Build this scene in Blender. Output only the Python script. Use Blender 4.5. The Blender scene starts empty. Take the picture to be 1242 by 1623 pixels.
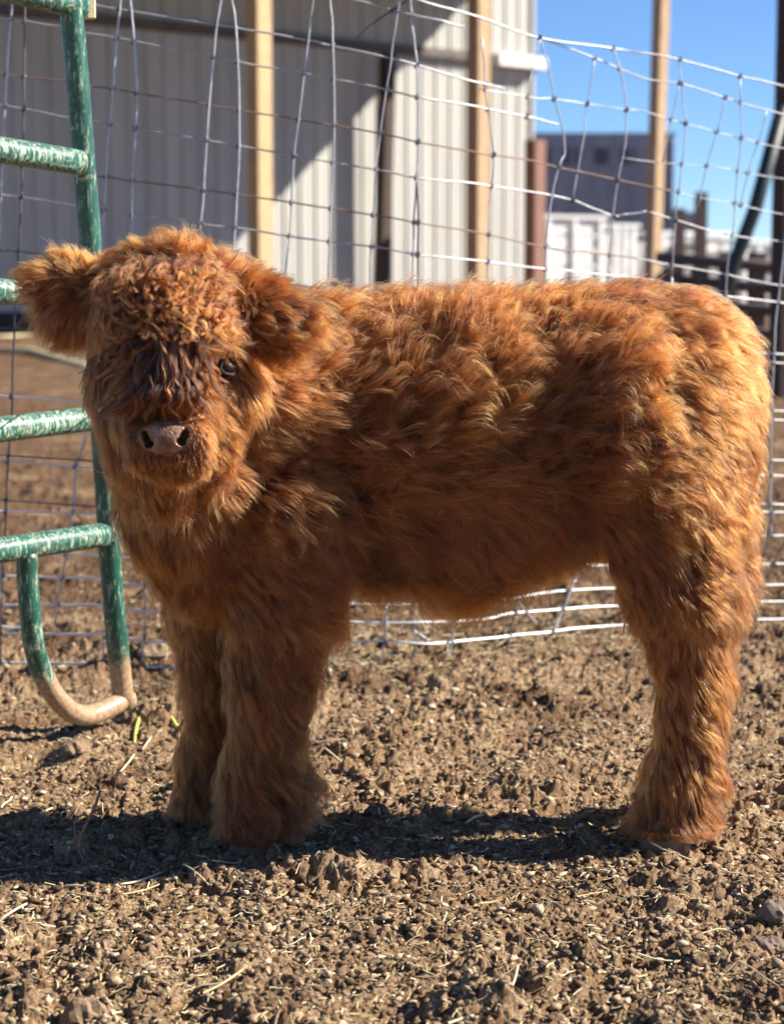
import bpy, math, random
import numpy as np
from mathutils import Vector, kdtree

random.seed(7)
rng = np.random.default_rng(11)
FUR_N = 800000
sc = bpy.context.scene
col = sc.collection

# ------------------------------------------------------------------ camera, sky, sun, exposure
F = 3000.0
CX, CY, HOR = 621.0, 811.5, 445.0
CAMZ = 0.82
TH = math.atan((CY - HOR) / F)
cam_d = bpy.data.cameras.new("camera")
cam = bpy.data.objects.new("camera", cam_d)
col.objects.link(cam)
cam.location = (0, 0, CAMZ)
cam.rotation_euler = (math.pi / 2 - TH, 0, 0)
cam_d.lens = 50
cam_d.sensor_fit = 'VERTICAL'
cam_d.sensor_height = 50 * 1623 / F
cam_d.sensor_width = 50 * 1623 / F
cam_d.clip_start = 0.05
cam_d.clip_end = 6000
cam_d.dof.use_dof = True
cam_d.dof.focus_distance = 2.66
cam_d.dof.aperture_fstop = 4.0
sc.camera = cam

SUN_EL, SUN_AZ = math.radians(35), math.radians(5)      # azimuth measured from +X towards +Y
S = Vector((math.cos(SUN_EL) * math.cos(SUN_AZ), math.cos(SUN_EL) * math.sin(SUN_AZ), math.sin(SUN_EL)))
world = bpy.data.worlds.new("World")
sc.world = world
world.use_nodes = True
wn = world.node_tree.nodes
sky = wn.new('ShaderNodeTexSky')
sky.sky_type = 'NISHITA'
sky.sun_disc = False
sky.sun_elevation = SUN_EL
sky.sun_rotation = math.pi / 2 - SUN_AZ
sky.altitude = 0
sky.air_density = 0.7
sky.dust_density = 0.0
sky.ozone_density = 8.0
bg = wn['Background']
bg.inputs['Strength'].default_value = 0.065
world.node_tree.links.new(sky.outputs[0], bg.inputs['Color'])
sun_d = bpy.data.lights.new("sun", 'SUN')
sun_d.energy = 5.0
sun_d.angle = math.radians(0.53)
sun_d.color = (1.0, 0.93, 0.82)
sun = bpy.data.objects.new("sun", sun_d)
sun.rotation_euler = (-S).to_track_quat('-Z', 'Y').to_euler()
sun.location = (5, 0, 5)
col.objects.link(sun)
sc.view_settings.view_transform = 'Standard'
sc.view_settings.look = 'None'
sc.view_settings.exposure = 1.35
sc.view_settings.gamma = 1
sc.view_settings.use_curve_mapping = False
sc.render.engine = 'CYCLES'
sc.cycles.use_denoising = True
sc.cycles.denoiser = 'OPENIMAGEDENOISE'
sc.cycles.max_bounces = 8
sc.cycles.sample_clamp_indirect = 4
sc.cycles.use_adaptive_sampling = True
sc.cycles.adaptive_threshold = 0.02
sc.cycles_curves.shape = 'RIBBONS'
sc.cycles_curves.subdivisions = 2

# ------------------------------------------------------------------ helpers
cT, sT = math.cos(TH), math.sin(TH)


def ray(px, py):
    u, v = (px - CX) / F, -(py - CY) / F
    return np.array([u, cT + v * sT, -sT + v * cT])


def W(px, py, Y):
    """world point seen at pixel (px, py) of the photograph at distance Y ahead."""
    d = ray(px, py)
    return np.array([0, 0, CAMZ]) + d * (Y / d[1])


def on_ground(px, py, z=0.0):
    d = ray(px, py)
    return np.array([0, 0, CAMZ]) + d * ((z - CAMZ) / d[2])


def on_plane(px, py, P, n):
    d = ray(px, py)
    C = np.array([0, 0, CAMZ])
    return C + d * (np.dot(np.array(P) - C, n) / np.dot(d, n))


def tag(o, label=None, cat=None, group=None, kind=None):
    if label: o['label'] = label
    if cat: o['category'] = cat
    if group: o['group'] = group
    if kind: o['kind'] = kind
    return o


def mesh_obj(name, V, Fc, mat, parent=None, smooth=False):
    me = bpy.data.meshes.new(name)
    me.from_pydata([tuple(v) for v in V], [], [tuple(f) for f in Fc])
    me.update()
    if smooth:
        me.shade_smooth()
    me.materials.append(mat)
    o = bpy.data.objects.new(name, me)
    col.objects.link(o)
    if parent is not None:
        o.parent = parent
    return o


def fast_mesh(name, V, Q, mat, smooth=True, nper=4):
    me = bpy.data.meshes.new(name)
    V = np.asarray(V, np.float32); Q = np.asarray(Q, np.int32)
    me.vertices.add(len(V)); me.vertices.foreach_set('co', V.ravel())
    me.loops.add(Q.size); me.loops.foreach_set('vertex_index', Q.ravel())
    me.polygons.add(len(Q))
    me.polygons.foreach_set('loop_start', np.arange(len(Q), dtype=np.int32) * nper)
    me.polygons.foreach_set('loop_total', np.full(len(Q), nper, np.int32))
    me.update(calc_edges=True)
    me.validate()
    if smooth: me.shade_smooth()
    me.materials.append(mat)
    return me


def link(name, me, parent=None):
    o = bpy.data.objects.new(name, me)
    col.objects.link(o)
    if parent is not None: o.parent = parent
    return o


def empty(name, loc=(0, 0, 0)):
    o = bpy.data.objects.new(name, None)
    o.empty_display_size = 0.1
    o.location = loc
    col.objects.link(o)
    return o


def keep(parent_empty, child):
    """parent while keeping the child's world coordinates (the child's mesh is in world space)."""
    child.parent = parent_empty
    child.location = -Vector(parent_empty.location)
    return child


def smooth_path(P, n=6):
    P = np.asarray(P, float)
    if len(P) < 3: return P
    out = []
    Q = np.vstack([2 * P[0] - P[1], P, 2 * P[-1] - P[-2]])
    for i in range(1, len(Q) - 2):
        p0, p1, p2, p3 = Q[i - 1], Q[i], Q[i + 1], Q[i + 2]
        for k in range(n):
            t = k / n
            out.append(0.5 * ((2 * p1) + (-p0 + p2) * t + (2 * p0 - 5 * p1 + 4 * p2 - p3) * t * t + (-p0 + 3 * p1 - 3 * p2 + p3) * t ** 3))
    out.append(P[-1])
    return np.array(out)


def tube(P, r, seg=8, cap=True):
    P = np.asarray(P, float)
    n = len(P)
    r = np.full(n, r) if np.isscalar(r) else np.asarray(r)
    T = np.gradient(P, axis=0)
    T /= np.linalg.norm(T, axis=1)[:, None] + 1e-12
    up = np.array([0, 0, 1.0]) if abs(T[0][2]) < 0.9 else np.array([1.0, 0, 0])
    V, Fc = [], []
    N = np.cross(T[0], up); N /= np.linalg.norm(N)
    for i in range(n):
        N = N - T[i] * np.dot(N, T[i]); N /= np.linalg.norm(N)
        B = np.cross(T[i], N)
        for k in range(seg):
            a = 2 * math.pi * k / seg
            V.append(P[i] + r[i] * (math.cos(a) * N + math.sin(a) * B))
    for i in range(n - 1):
        for k in range(seg):
            k2 = (k + 1) % seg
            Fc.append((i * seg + k, i * seg + k2, (i + 1) * seg + k2, (i + 1) * seg + k))
    if cap:
        Fc.append(tuple(range(seg))[::-1])
        Fc.append(tuple((n - 1) * seg + k for k in range(seg)))
    return V, Fc


def join(parts):
    V, Fc = [], []
    for v, f in parts:
        o = len(V)
        V.extend(v); Fc.extend([tuple(i + o for i in q) for q in f])
    return V, Fc


def box(cx, cy, z0, z1, w, d, ang=0.0, bev=0.0):
    """bevelled box standing on z0; ang turns it about z."""
    c, s = math.cos(ang), math.sin(ang)
    V, Fc = [], []
    b = bev
    prof = []
    for sx, sy in ((-1, -1), (1, -1), (1, 1), (-1, 1)):
        if b > 0:
            pts = [(sx * w / 2, sy * (d / 2 - b)), (sx * (w / 2 - b), sy * d / 2)]
            if sx * sy > 0: pts = pts[::-1] if False else pts
            # keep counter-clockwise order
            if (sx, sy) in ((-1, -1), (1, 1)):
                prof += pts
            else:
                prof += pts[::-1]
        else:
            prof.append((sx * w / 2, sy * d / 2))
    m = len(prof)
    for z in (z0, z1):
        for x, y in prof:
            V.append((cx + c * x - s * y, cy + s * x + c * y, z))
    for k in range(m):
        Fc.append((k, (k + 1) % m, m + (k + 1) % m, m + k))
    Fc.append(tuple(range(m))[::-1]); Fc.append(tuple(range(m, 2 * m)))
    return V, Fc


# vectorised noise
def _hash(ix, iy, seed):
    h = (ix.astype(np.int64) * 374761393 + iy.astype(np.int64) * 668265263 + seed * 2147483647) & 0xFFFFFFFF
    h = ((h ^ (h >> 13)) * 1274126177) & 0xFFFFFFFF
    h = ((h ^ (h >> 16)) * 2246822519) & 0xFFFFFFFF
    return ((h ^ (h >> 15)) & 0xFFFFFF) / float(0xFFFFFF)


def vnoise(x, y, seed=0):
    xi, yi = np.floor(x), np.floor(y)
    fx, fy = x - xi, y - yi
    fx = fx * fx * (3 - 2 * fx); fy = fy * fy * (3 - 2 * fy)
    a, b = _hash(xi, yi, seed), _hash(xi + 1, yi, seed)
    c, d = _hash(xi, yi + 1, seed), _hash(xi + 1, yi + 1, seed)
    return (a + (b - a) * fx) * (1 - fy) + (c + (d - c) * fx) * fy - 0.5


def fbm(x, y, seed=0, o=4, g=0.5):
    s, a = 0, 1.0
    for i in range(o):
        s = s + a * vnoise(x * 2 ** i + 17.3 * i, y * 2 ** i - 9.1 * i, seed + i)
        a *= g
    return s


def bumps(x, y, cell, seed, keepp=0.6):
    """rounded lumps of random size on a jittered lattice"""
    u, v = x / cell, y / cell
    xi, yi = np.floor(u), np.floor(v)
    h = np.zeros_like(x)
    for i in (-1, 0, 1):
        for j in (-1, 0, 1):
            cx, cy = xi + i, yi + j
            px = cx + _hash(cx, cy, seed); py = cy + _hash(cx, cy, seed + 1)
            r = 0.22 + 0.55 * _hash(cx, cy, seed + 2) ** 1.5
            on = _hash(cx, cy, seed + 3) < keepp
            e = 0.75 + 0.5 * _hash(cx, cy, seed + 4)
            d2 = ((u - px) * e) ** 2 + ((v - py) / e) ** 2
            b = np.sqrt(np.maximum(0, 1 - d2 / (r * r))) * r * on
            h = np.maximum(h, b)
    return h * cell


# ------------------------------------------------------------------ materials
def new_mat(name):
    m = bpy.data.materials.new(name)
    m.use_nodes = True
    nt = m.node_tree
    return m, nt, nt.nodes['Principled BSDF']


def N(nt, t, **kw):
    n = nt.nodes.new(t)
    for k, v in kw.items():
        if k in n.inputs.keys():
            n.inputs[k].default_value = v
        else:
            setattr(n, k, v)
    return n


def noise(nt, scale, detail=6, rough=0.6, vec=None, dist=0.0):
    n = nt.nodes.new('ShaderNodeTexNoise')
    n.inputs['Scale'].default_value = scale
    n.inputs['Detail'].default_value = detail
    n.inputs['Roughness'].default_value = rough
    n.inputs['Distortion'].default_value = dist
    if vec is not None: nt.links.new(vec, n.inputs['Vector'])
    return n


def ramp(nt, fac, stops):
    r = nt.nodes.new('ShaderNodeValToRGB')
    e = r.color_ramp.elements
    while len(e) < len(stops): e.new(0.5)
    for k, (p, c) in enumerate(stops):
        e[k].position = p
        e[k].color = (c[0], c[1], c[2], 1) if not np.isscalar(c) else (c, c, c, 1)
    nt.links.new(fac, r.inputs['Fac'])
    return r


def bump(nt, h, strength, dist, bsdf):
    b = nt.nodes.new('ShaderNodeBump')
    b.inputs['Strength'].default_value = strength
    b.inputs['Distance'].default_value = dist
    nt.links.new(h, b.inputs['Height'])
    nt.links.new(b.outputs[0], bsdf.inputs['Normal'])
    return b


def mixc(nt, fac, a, b):
    m = nt.nodes.new('ShaderNodeMix')
    m.data_type = 'RGBA'
    for sock, val in ((m.inputs[0], fac), (m.inputs[6], a), (m.inputs[7], b)):
        if hasattr(val, 'links'):
            nt.links.new(val, sock)
        elif np.isscalar(val):
            sock.default_value = val
        else:
            sock.default_value = (*val, 1)
    return m.outputs[2]


def obj_coord(nt, scale=(1, 1, 1), src='Object'):
    tc = nt.nodes.new('ShaderNodeTexCoord')
    mp = nt.nodes.new('ShaderNodeMapping')
    mp.inputs['Scale'].default_value = scale
    nt.links.new(tc.outputs[src], mp.inputs['Vector'])
    return mp.outputs[0]


def simple(name, base, var=0.25, scale=20, rough=0.8, bumpd=0.002, stretch=(1, 1, 1), metallic=0.0):
    m, nt, b = new_mat(name)
    v = obj_coord(nt, stretch)
    n = noise(nt, scale, 6, 0.65, v)
    lo = [c * (1 - var) for c in base]; hi = [min(1, c * (1 + var)) for c in base]
    r = ramp(nt, n.outputs[0], [(0.3, lo), (0.7, hi)])
    nt.links.new(r.outputs[0], b.inputs['Base Color'])
    b.inputs['Roughness'].default_value = rough
    b.inputs['Metallic'].default_value = metallic
    n2 = noise(nt, scale * 4, 5, 0.6, v)
    bump(nt, n2.outputs[0], 0.5, bumpd, b)
    return m


def mat_ground():
    m, nt, b = new_mat('dry_manure_soil')
    geo = nt.nodes.new('ShaderNodeNewGeometry')
    v = geo.outputs['Position']
    n1 = noise(nt, 6, 8, 0.6, v)
    n2 = noise(nt, 170, 6, 0.75, v)
    n3 = noise(nt, 45, 4, 0.6, v)
    c1 = ramp(nt, n2.outputs[0], [(0.30, (0.11, 0.070, 0.042)), (0.45, (0.29, 0.200, 0.122)), (0.58, (0.48, 0.360, 0.225)), (0.74, (0.66, 0.54, 0.37))])
    c2 = ramp(nt, n3.outputs[0], [(0.35, (0.62, 0.52, 0.46)), (0.62, (1, 1, 1))])
    mm = nt.nodes.new('ShaderNodeMix'); mm.data_type = 'RGBA'; mm.blend_type = 'MULTIPLY'
    mm.inputs[0].default_value = 1
    nt.links.new(c1.outputs[0], mm.inputs[6]); nt.links.new(c2.outputs[0], mm.inputs[7])
    c3 = ramp(nt, n1.outputs[0], [(0.35, (0.78, 0.70, 0.64)), (0.65, (1.12, 1.10, 1.04))])
    m2 = nt.nodes.new('ShaderNodeMix'); m2.data_type = 'RGBA'; m2.blend_type = 'MULTIPLY'
    m2.inputs[0].default_value = 1
    nt.links.new(mm.outputs[2], m2.inputs[6]); nt.links.new(c3.outputs[0], m2.inputs[7])
    # damp, trodden manure along the fence and in patches; duller earth further off
    sep = nt.nodes.new('ShaderNodeSeparateXYZ'); nt.links.new(v, sep.inputs[0])
    mr = nt.nodes.new('ShaderNodeMapRange'); nt.links.new(sep.outputs['Y'], mr.inputs[0])
    mr.inputs[1].default_value = 3.0; mr.inputs[2].default_value = 5.0; mr.inputs[3].default_value = 0.0; mr.inputs[4].default_value = 0.26
    nd = noise(nt, 3.2, 5, 0.65, v, 0.6)
    ad = nt.nodes.new('ShaderNodeMath'); ad.operation = 'ADD'
    nt.links.new(nd.outputs[0], ad.inputs[0]); nt.links.new(mr.outputs[0], ad.inputs[1])
    dm = ramp(nt, ad.outputs[0], [(0.56, 0.0), (0.74, 1.0)])
    mk = nt.nodes.new('ShaderNodeMix'); mk.data_type = 'RGBA'; mk.blend_type = 'MULTIPLY'
    nt.links.new(dm.outputs[0], mk.inputs[0]); nt.links.new(m2.outputs[2], mk.inputs[6]); mk.inputs[7].default_value = (0.42, 0.36, 0.33, 1)
    nt.links.new(mk.outputs[2], b.inputs['Base Color'])
    b.inputs['Roughness'].default_value = 0.95
    b.inputs['Specular IOR Level'].default_value = 0.2
    n4 = noise(nt, 260, 6, 0.8, v)
    bump(nt, n4.outputs[0], 0.9, 0.006, b)
    return m


def mat_clod():
    m, nt, b = new_mat('dirt_crumb')
    at = N(nt, 'ShaderNodeAttribute', attribute_name='tint')
    geo = nt.nodes.new('ShaderNodeNewGeometry')
    n = noise(nt, 300, 4, 0.7, geo.outputs['Position'])
    c = ramp(nt, at.outputs['Fac'], [(0.0, (0.08, 0.048, 0.030)), (0.40, (0.24, 0.160, 0.098)), (0.82, (0.47, 0.350, 0.220)), (1.0, (0.64, 0.53, 0.38))])
    k = ramp(nt, n.outputs[0], [(0.3, (0.6, 0.58, 0.55)), (0.7, (1.15, 1.15, 1.15))])
    mm = nt.nodes.new('ShaderNodeMix'); mm.data_type = 'RGBA'; mm.blend_type = 'MULTIPLY'; mm.inputs[0].default_value = 1
    nt.links.new(c.outputs[0], mm.inputs[6]); nt.links.new(k.outputs[0], mm.inputs[7])
    nt.links.new(mm.outputs[2], b.inputs['Base Color'])
    b.inputs['Roughness'].default_value = 0.95
    b.inputs['Specular IOR Level'].default_value = 0.2
    bump(nt, n.outputs[0], 0.8, 0.003, b)
    return m


def mat_straw():
    m, nt, b = new_mat('straw')
    at = N(nt, 'ShaderNodeAttribute', attribute_name='tint')
    c = ramp(nt, at.outputs['Fac'], [(0.0, (0.20, 0.13, 0.07)), (0.5, (0.45, 0.33, 0.16)), (1.0, (0.72, 0.62, 0.40))])
    nt.links.new(c.outputs[0], b.inputs['Base Color'])
    b.inputs['Roughness'].default_value = 0.6
    return m


def mat_green():
    """green pipe paint, scratched down to pale metal, muddy near the ground"""
    m, nt, b = new_mat('scuffed_green_paint')
    geo = nt.nodes.new('ShaderNodeNewGeometry')
    at = N(nt, 'ShaderNodeAttribute', attribute_name='wear')
    v = geo.outputs['Position']
    n1 = noise(nt, 55, 8, 0.75, v, 1.5)
    n2 = noise(nt, 14, 5, 0.6, v)
    mp = nt.nodes.new('ShaderNodeMapping')
    mp.inputs['Scale'].default_value = (160, 160, 28)
    mp.inputs['Rotation'].default_value = (0.2, 0.5, 0)
    nt.links.new(v, mp.inputs['Vector'])
    n3 = noise(nt, 1.0, 6, 0.7, mp.outputs[0], 0.8)
    base = ramp(nt, n2.outputs[0], [(0.3, (0.010, 0.058, 0.042)), (0.7, (0.017, 0.100, 0.068))]).outputs[0]
    # scratches: noise minus threshold that falls with wear
    a1 = nt.nodes.new('ShaderNodeMath'); a1.operation = 'MULTIPLY_ADD'
    nt.links.new(at.outputs['Fac'], a1.inputs[0]); a1.inputs[1].default_value = 0.17
    nt.links.new(n3.outputs[0], a1.inputs[2])
    s1 = ramp(nt, a1.outputs[0], [(0.60, 0.0), (0.69, 1.0)])
    c = mixc(nt, s1.outputs[0], base, (0.33, 0.44, 0.34))
    a2 = nt.nodes.new('ShaderNodeMath'); a2.operation = 'MULTIPLY_ADD'
    nt.links.new(at.outputs['Fac'], a2.inputs[0]); a2.inputs[1].default_value = 0.10
    nt.links.new(n1.outputs[0], a2.inputs[2])
    s2 = ramp(nt, a2.outputs[0], [(0.62, 0.0), (0.70, 1.0)])
    c = mixc(nt, s2.outputs[0], c, (0.50, 0.42, 0.27))
    # mud and rust on the foot of the pipes
    sep = nt.nodes.new('ShaderNodeSeparateXYZ'); nt.links.new(v, sep.inputs[0])
    a3 = nt.nodes.new('ShaderNodeMath'); a3.operation = 'MULTIPLY_ADD'
    a3.inputs[1].default_value = -0.20
    n2b = noise(nt, 40, 6, 0.8, v, 1.0)
    nt.links.new(n2b.outputs[0], a3.inputs[0])
    nt.links.new(sep.outputs['Z'], a3.inputs[2])
    s3 = ramp(nt, a3.outputs[0], [(0.0, 1.0), (0.03, 0.0)])
    nm = noise(nt, 130, 8, 0.8, v)
    mud = ramp(nt, nm.outputs[0], [(0.30, (0.13, 0.075, 0.04)), (0.47, (0.30, 0.19, 0.11)), (0.6, (0.44, 0.32, 0.20)), (0.72, (0.36, 0.16, 0.05))]).outputs[0]
    c = mixc(nt, s3.outputs[0], c, mud)
    nt.links.new(c, b.inputs['Base Color'])
    rr = nt.nodes.new('ShaderNodeMath'); rr.operation = 'MULTIPLY_ADD'
    nt.links.new(n1.outputs[0], rr.inputs[0]); rr.inputs[1].default_value = 0.3; rr.inputs[2].default_value = 0.22
    nt.links.new(rr.outputs[0], b.inputs['Roughness'])
    bump(nt, n3.outputs[0], 0.35, 0.0012, b)
    return m


def mat_panel():
    m, nt, b = new_mat('painted_steel_cladding')
    v = obj_coord(nt, (1, 1, 0.15))
    n = noise(nt, 3, 6, 0.6, v)
    r = ramp(nt, n.outputs[0], [(0.3, (0.40, 0.390, 0.355)), (0.7, (0.50, 0.487, 0.443))])
    nt.links.new(r.outputs[0], b.inputs['Base Color'])
    b.inputs['Roughness'].default_value = 0.5
    return m


M = {}
M['ground'] = mat_ground()
M['clod'] = mat_clod()
M['straw'] = mat_straw()
M['green'] = mat_green()
M['panel'] = mat_panel()
M['wire'] = simple('galvanised_wire', (0.44, 0.45, 0.47), 0.25, 60, 0.5, 0.0005, metallic=0.55)
M['wire_lit'] = simple('sunlit_galvanised_wire', (0.74, 0.74, 0.73), 0.12, 60, 0.45, 0.0005, metallic=0.3)  # paler copy of the wire material, sunlight painted into the low wires
M['wire_dark'] = simple('dark_wire', (0.11, 0.10, 0.11), 0.3, 60, 0.55, 0.0005, metallic=0.4)  # darker wire colour, also for the twin lines beside paler wires
M['wire_rust'] = simple('rusty_wire', (0.22, 0.14, 0.10), 0.35, 60, 0.7, 0.0005, metallic=0.2)
M['post'] = simple('yellowish_timber', (0.54, 0.38, 0.20), 0.32, 9, 0.8, 0.003, (6, 6, 0.6))
M['post_tan'] = simple('tan_timber', (0.47, 0.31, 0.18), 0.35, 9, 0.8, 0.003, (6, 6, 0.6))
M['post_red'] = simple('reddish_timber', (0.24, 0.12, 0.085), 0.25, 6, 0.8, 0.003, (6, 6, 0.6))
M['post_dark'] = simple('dark_brown_timber', (0.055, 0.032, 0.024), 0.3, 6, 0.8, 0.003, (6, 6, 0.6))
M['beam'] = simple('dark_weathered_girt', (0.12, 0.10, 0.09), 0.3, 5, 0.8, 0.003)
M['white'] = simple('white_painted_metal', (0.78, 0.77, 0.74), 0.08, 3, 0.5, 0.001)
M['greywall'] = simple('grey_weathered_wall', (0.29, 0.29, 0.32), 0.2, 0.7, 0.9, 0.01)
M['darkhole'] = simple('dark_opening', (0.10, 0.10, 0.12), 0.2, 2, 0.9, 0.001)
M['roof'] = simple('dull_roof_sheet', (0.10, 0.10, 0.105), 0.15, 2, 0.6, 0.002)
M['blackpipe'] = simple('dark_green_pipe', (0.012, 0.022, 0.022), 0.3, 10, 0.5, 0.001)
M['rail'] = simple('dark_corral_timber', (0.10, 0.07, 0.06), 0.35, 4, 0.85, 0.004, (1, 1, 4))

# ------------------------------------------------------------------ ground
PITS = [  # px, py, radius m, depth m   (hoof prints and hollows)
    (45, 1190, 0.055, -0.030), (75, 1195, 0.05, -0.022), (150, 1580, 0.05, -0.035), (95, 1600, 0.05, -0.03), (290, 1590, 0.05, -0.03),
    (1228, 1470, 0.05, -0.035), (1150, 1440, 0.045, -0.02), (1020, 1500, 0.05, -0.02), (820, 1490, 0.03, -0.02), (570, 1400, 0.03, -0.02),
    (440, 1470, 0.05, -0.016), (650, 1090, 0.05, -0.02), (720, 1480, 0.05, -0.016), (890, 1270, 0.05, -0.015), (1180, 1560, 0.05, -0.03),
    (215, 1060, 0.06, -0.02), (100, 1020, 0.08, -0.03), (300, 1500, 0.05, -0.02), (620, 1590, 0.05, -0.02), (60, 1490, 0.04, -0.02),
    (120, 1140, 0.07, -0.012), (380, 1620, 0.05, -0.02), (980, 1600, 0.06, -0.02), (600, 1210, 0.04, -0.015), (840, 1160, 0.05, -0.02),
    (230, 1040, 0.07, 0.030), (150, 1060, 0.06, 0.022), (40, 1070, 0.08, 0.02), (130, 1180, 0.05, 0.018), (720, 1110, 0.09, 0.015), (160, 1585, 0.03, 0.02),
    (50, 1590, 0.04, 0.02), (1200, 1400, 0.05, 0.015), (1060, 1450, 0.05, 0.012)]
PITW = [(*on_ground(a, b)[:2], r, d) for a, b, r, d in PITS]


def gh(x, y, fine=True):
    x = np.asarray(x, float); y = np.asarray(y, float)
    near = 1 / (1 + (np.maximum(y - 5, 0) / 6) ** 2)
    h = 0.020 * fbm(x * 2.2, y * 2.2, 3, 3) + 0.016 * fbm(x * 9, y * 9, 13, 3)
    h = h * (0.4 + 0.6 * near)
    h = h + 0.16 * np.clip((y - 5) / 22, 0, 1) ** 1.5
    for px, py, r, d in PITW:
        q = ((x - px) ** 2 + ((y - py) * 0.8) ** 2) / (r * r)
        h = h + d * np.exp(-q * 1.6) * (1 if d > 0 else 1 - 0.5 * np.exp(-q * 0.4)) * 1.2
    h = h - 0.013 * near
    if fine:
        wx = x + 0.006 * fbm(x * 60, y * 60, 40, 2); wy = y + 0.006 * fbm(x * 60, y * 60, 50, 2)
        dens = np.clip(0.6 + 1.6 * fbm(x * 5, y * 5, 77, 2), 0.15, 1.0)
        f = 0.30 * bumps(wx, wy, 0.085, 90, 0.30) * dens + 0.75 * bumps(wx, wy, 0.034, 100, 0.38) * dens + 0.85 * bumps(wx, wy, 0.015, 110, 0.6) * (0.4 + 0.6 * dens) + 0.8 * bumps(wx, wy, 0.0075, 120, 0.7)
        f = f + 0.004 * fbm(x * 120, y * 120, 60, 3, 0.6)
        h = h + f * near
    return h


def build_ground():
    ys_px = np.concatenate([np.arange(1830, 850, -1.6), np.arange(850, 500, -2.5), np.arange(500, 455, -3), [452, 450, 448.5, 447.3, 446.5]])
    Ys = 2460.0 / (ys_px - HOR)
    Ys = np.concatenate([[-60, -20, -6, -2, 0, 0.8, 1.3, 1.6], Ys])
    u = np.arange(-700, 700.1, 1.75) / F
    ext = []
    e = 700 / F
    st = 4 / F
    while e < 40:
        e += st; st *= 1.35; ext.append(e)
    ext = np.array(ext)
    U = np.concatenate([-ext[::-1], u, ext])
    YY, UU = np.meshgrid(Ys, U, indexing='ij')
    XX = UU * np.maximum(YY, 1.75)
    ZZ = gh(XX, YY)
    V = np.stack([XX, YY, ZZ], -1).reshape(-1, 3)
    nr, nc = YY.shape
    idx = np.arange(nr * nc).reshape(nr, nc)
    Q = np.stack([idx[:-1, :-1], idx[:-1, 1:], idx[1:, 1:], idx[1:, :-1]], -1).reshape(-1, 4)
    me = fast_mesh('ground', V, Q, M['ground'])
    o = link('ground', me)
    tag(o, kind='structure')
    return o


build_ground()

ICO_V = []
_t = (1 + 5 ** 0.5) / 2
for a in (-1, 1):
    for b_ in (-_t, _t):
        ICO_V += [(a, b_, 0), (0, a, b_), (b_, 0, a)]
ICO_V = np.array(ICO_V, float); ICO_V /= np.linalg.norm(ICO_V[0])


def hull_faces(V):
    Fc = []
    n = len(V)
    for i in range(n):
        for j in range(i + 1, n):
            for k in range(j + 1, n):
                nn = np.cross(V[j] - V[i], V[k] - V[i])
                s = (V - V[i]) @ nn
                if np.all(s <= 1e-9): Fc.append((i, j, k))
                elif np.all(s >= -1e-9): Fc.append((i, k, j))
    return np.array(Fc)


ICO_F = hull_faces(ICO_V)


def scatter_xy(n, ymin=1.9, ymax=6.0):
    """uniform over the screen rather than the ground"""
    py = rng.uniform(HOR + 2460 / ymax, HOR + 2460 / ymin, n)
    Y = 2460 / (py - HOR)
    X = rng.uniform(-0.25, 0.25, n) * Y
    return X, Y


def build_crumbs():
    n = 52000
    X, Y = scatter_xy(n, 1.9, 6.5)
    # crumbs gather in patches
    dens = fbm(X * 6, Y * 6, 200, 3) + 0.5 * fbm(X * 25, Y * 25, 210, 2)
    k = dens + rng.uniform(-0.5, 0.5, n) > -0.25
    X, Y = X[k], Y[k]; n = len(X)
    r = 0.0013 + 0.0052 * rng.random(n) ** 3.0
    Z = gh(X, Y) + r * rng.uniform(-0.1, 0.5, n)
    V0 = ICO_V[None] * (1 + 0.5 * rng.uniform(-1, 1, (n, 12, 1)))
    sc_ = rng.uniform(0.45, 1.5, (n, 1, 3)); sc_[..., 0] *= 1.25; sc_[..., 2] *= 0.62
    V0 = V0 * sc_ * r[:, None, None]
    a = rng.uniform(0, 6.28, n); c, s = np.cos(a)[:, None], np.sin(a)[:, None]
    x, y = V0[..., 0] * c - V0[..., 1] * s, V0[..., 0] * s + V0[..., 1] * c
    V = np.stack([x + X[:, None], y + Y[:, None], V0[..., 2] + Z[:, None]], -1).reshape(-1, 3)
    Fc = (ICO_F[None] + (np.arange(n) * 12)[:, None, None]).reshape(-1, 3)
    me = fast_mesh('dirt_crumbs', V, Fc, M['clod'], smooth=False, nper=3)
    at = me.attributes.new('tint', 'FLOAT', 'POINT')
    at.data.foreach_set('value', np.repeat(rng.random(n) ** 1.4, 12).astype(np.float32))
    o = link('dirt_crumbs', me)
    tag(o, 'loose brown dirt crumbs covering the pen floor', 'dirt', kind='stuff')


build_crumbs()


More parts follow.
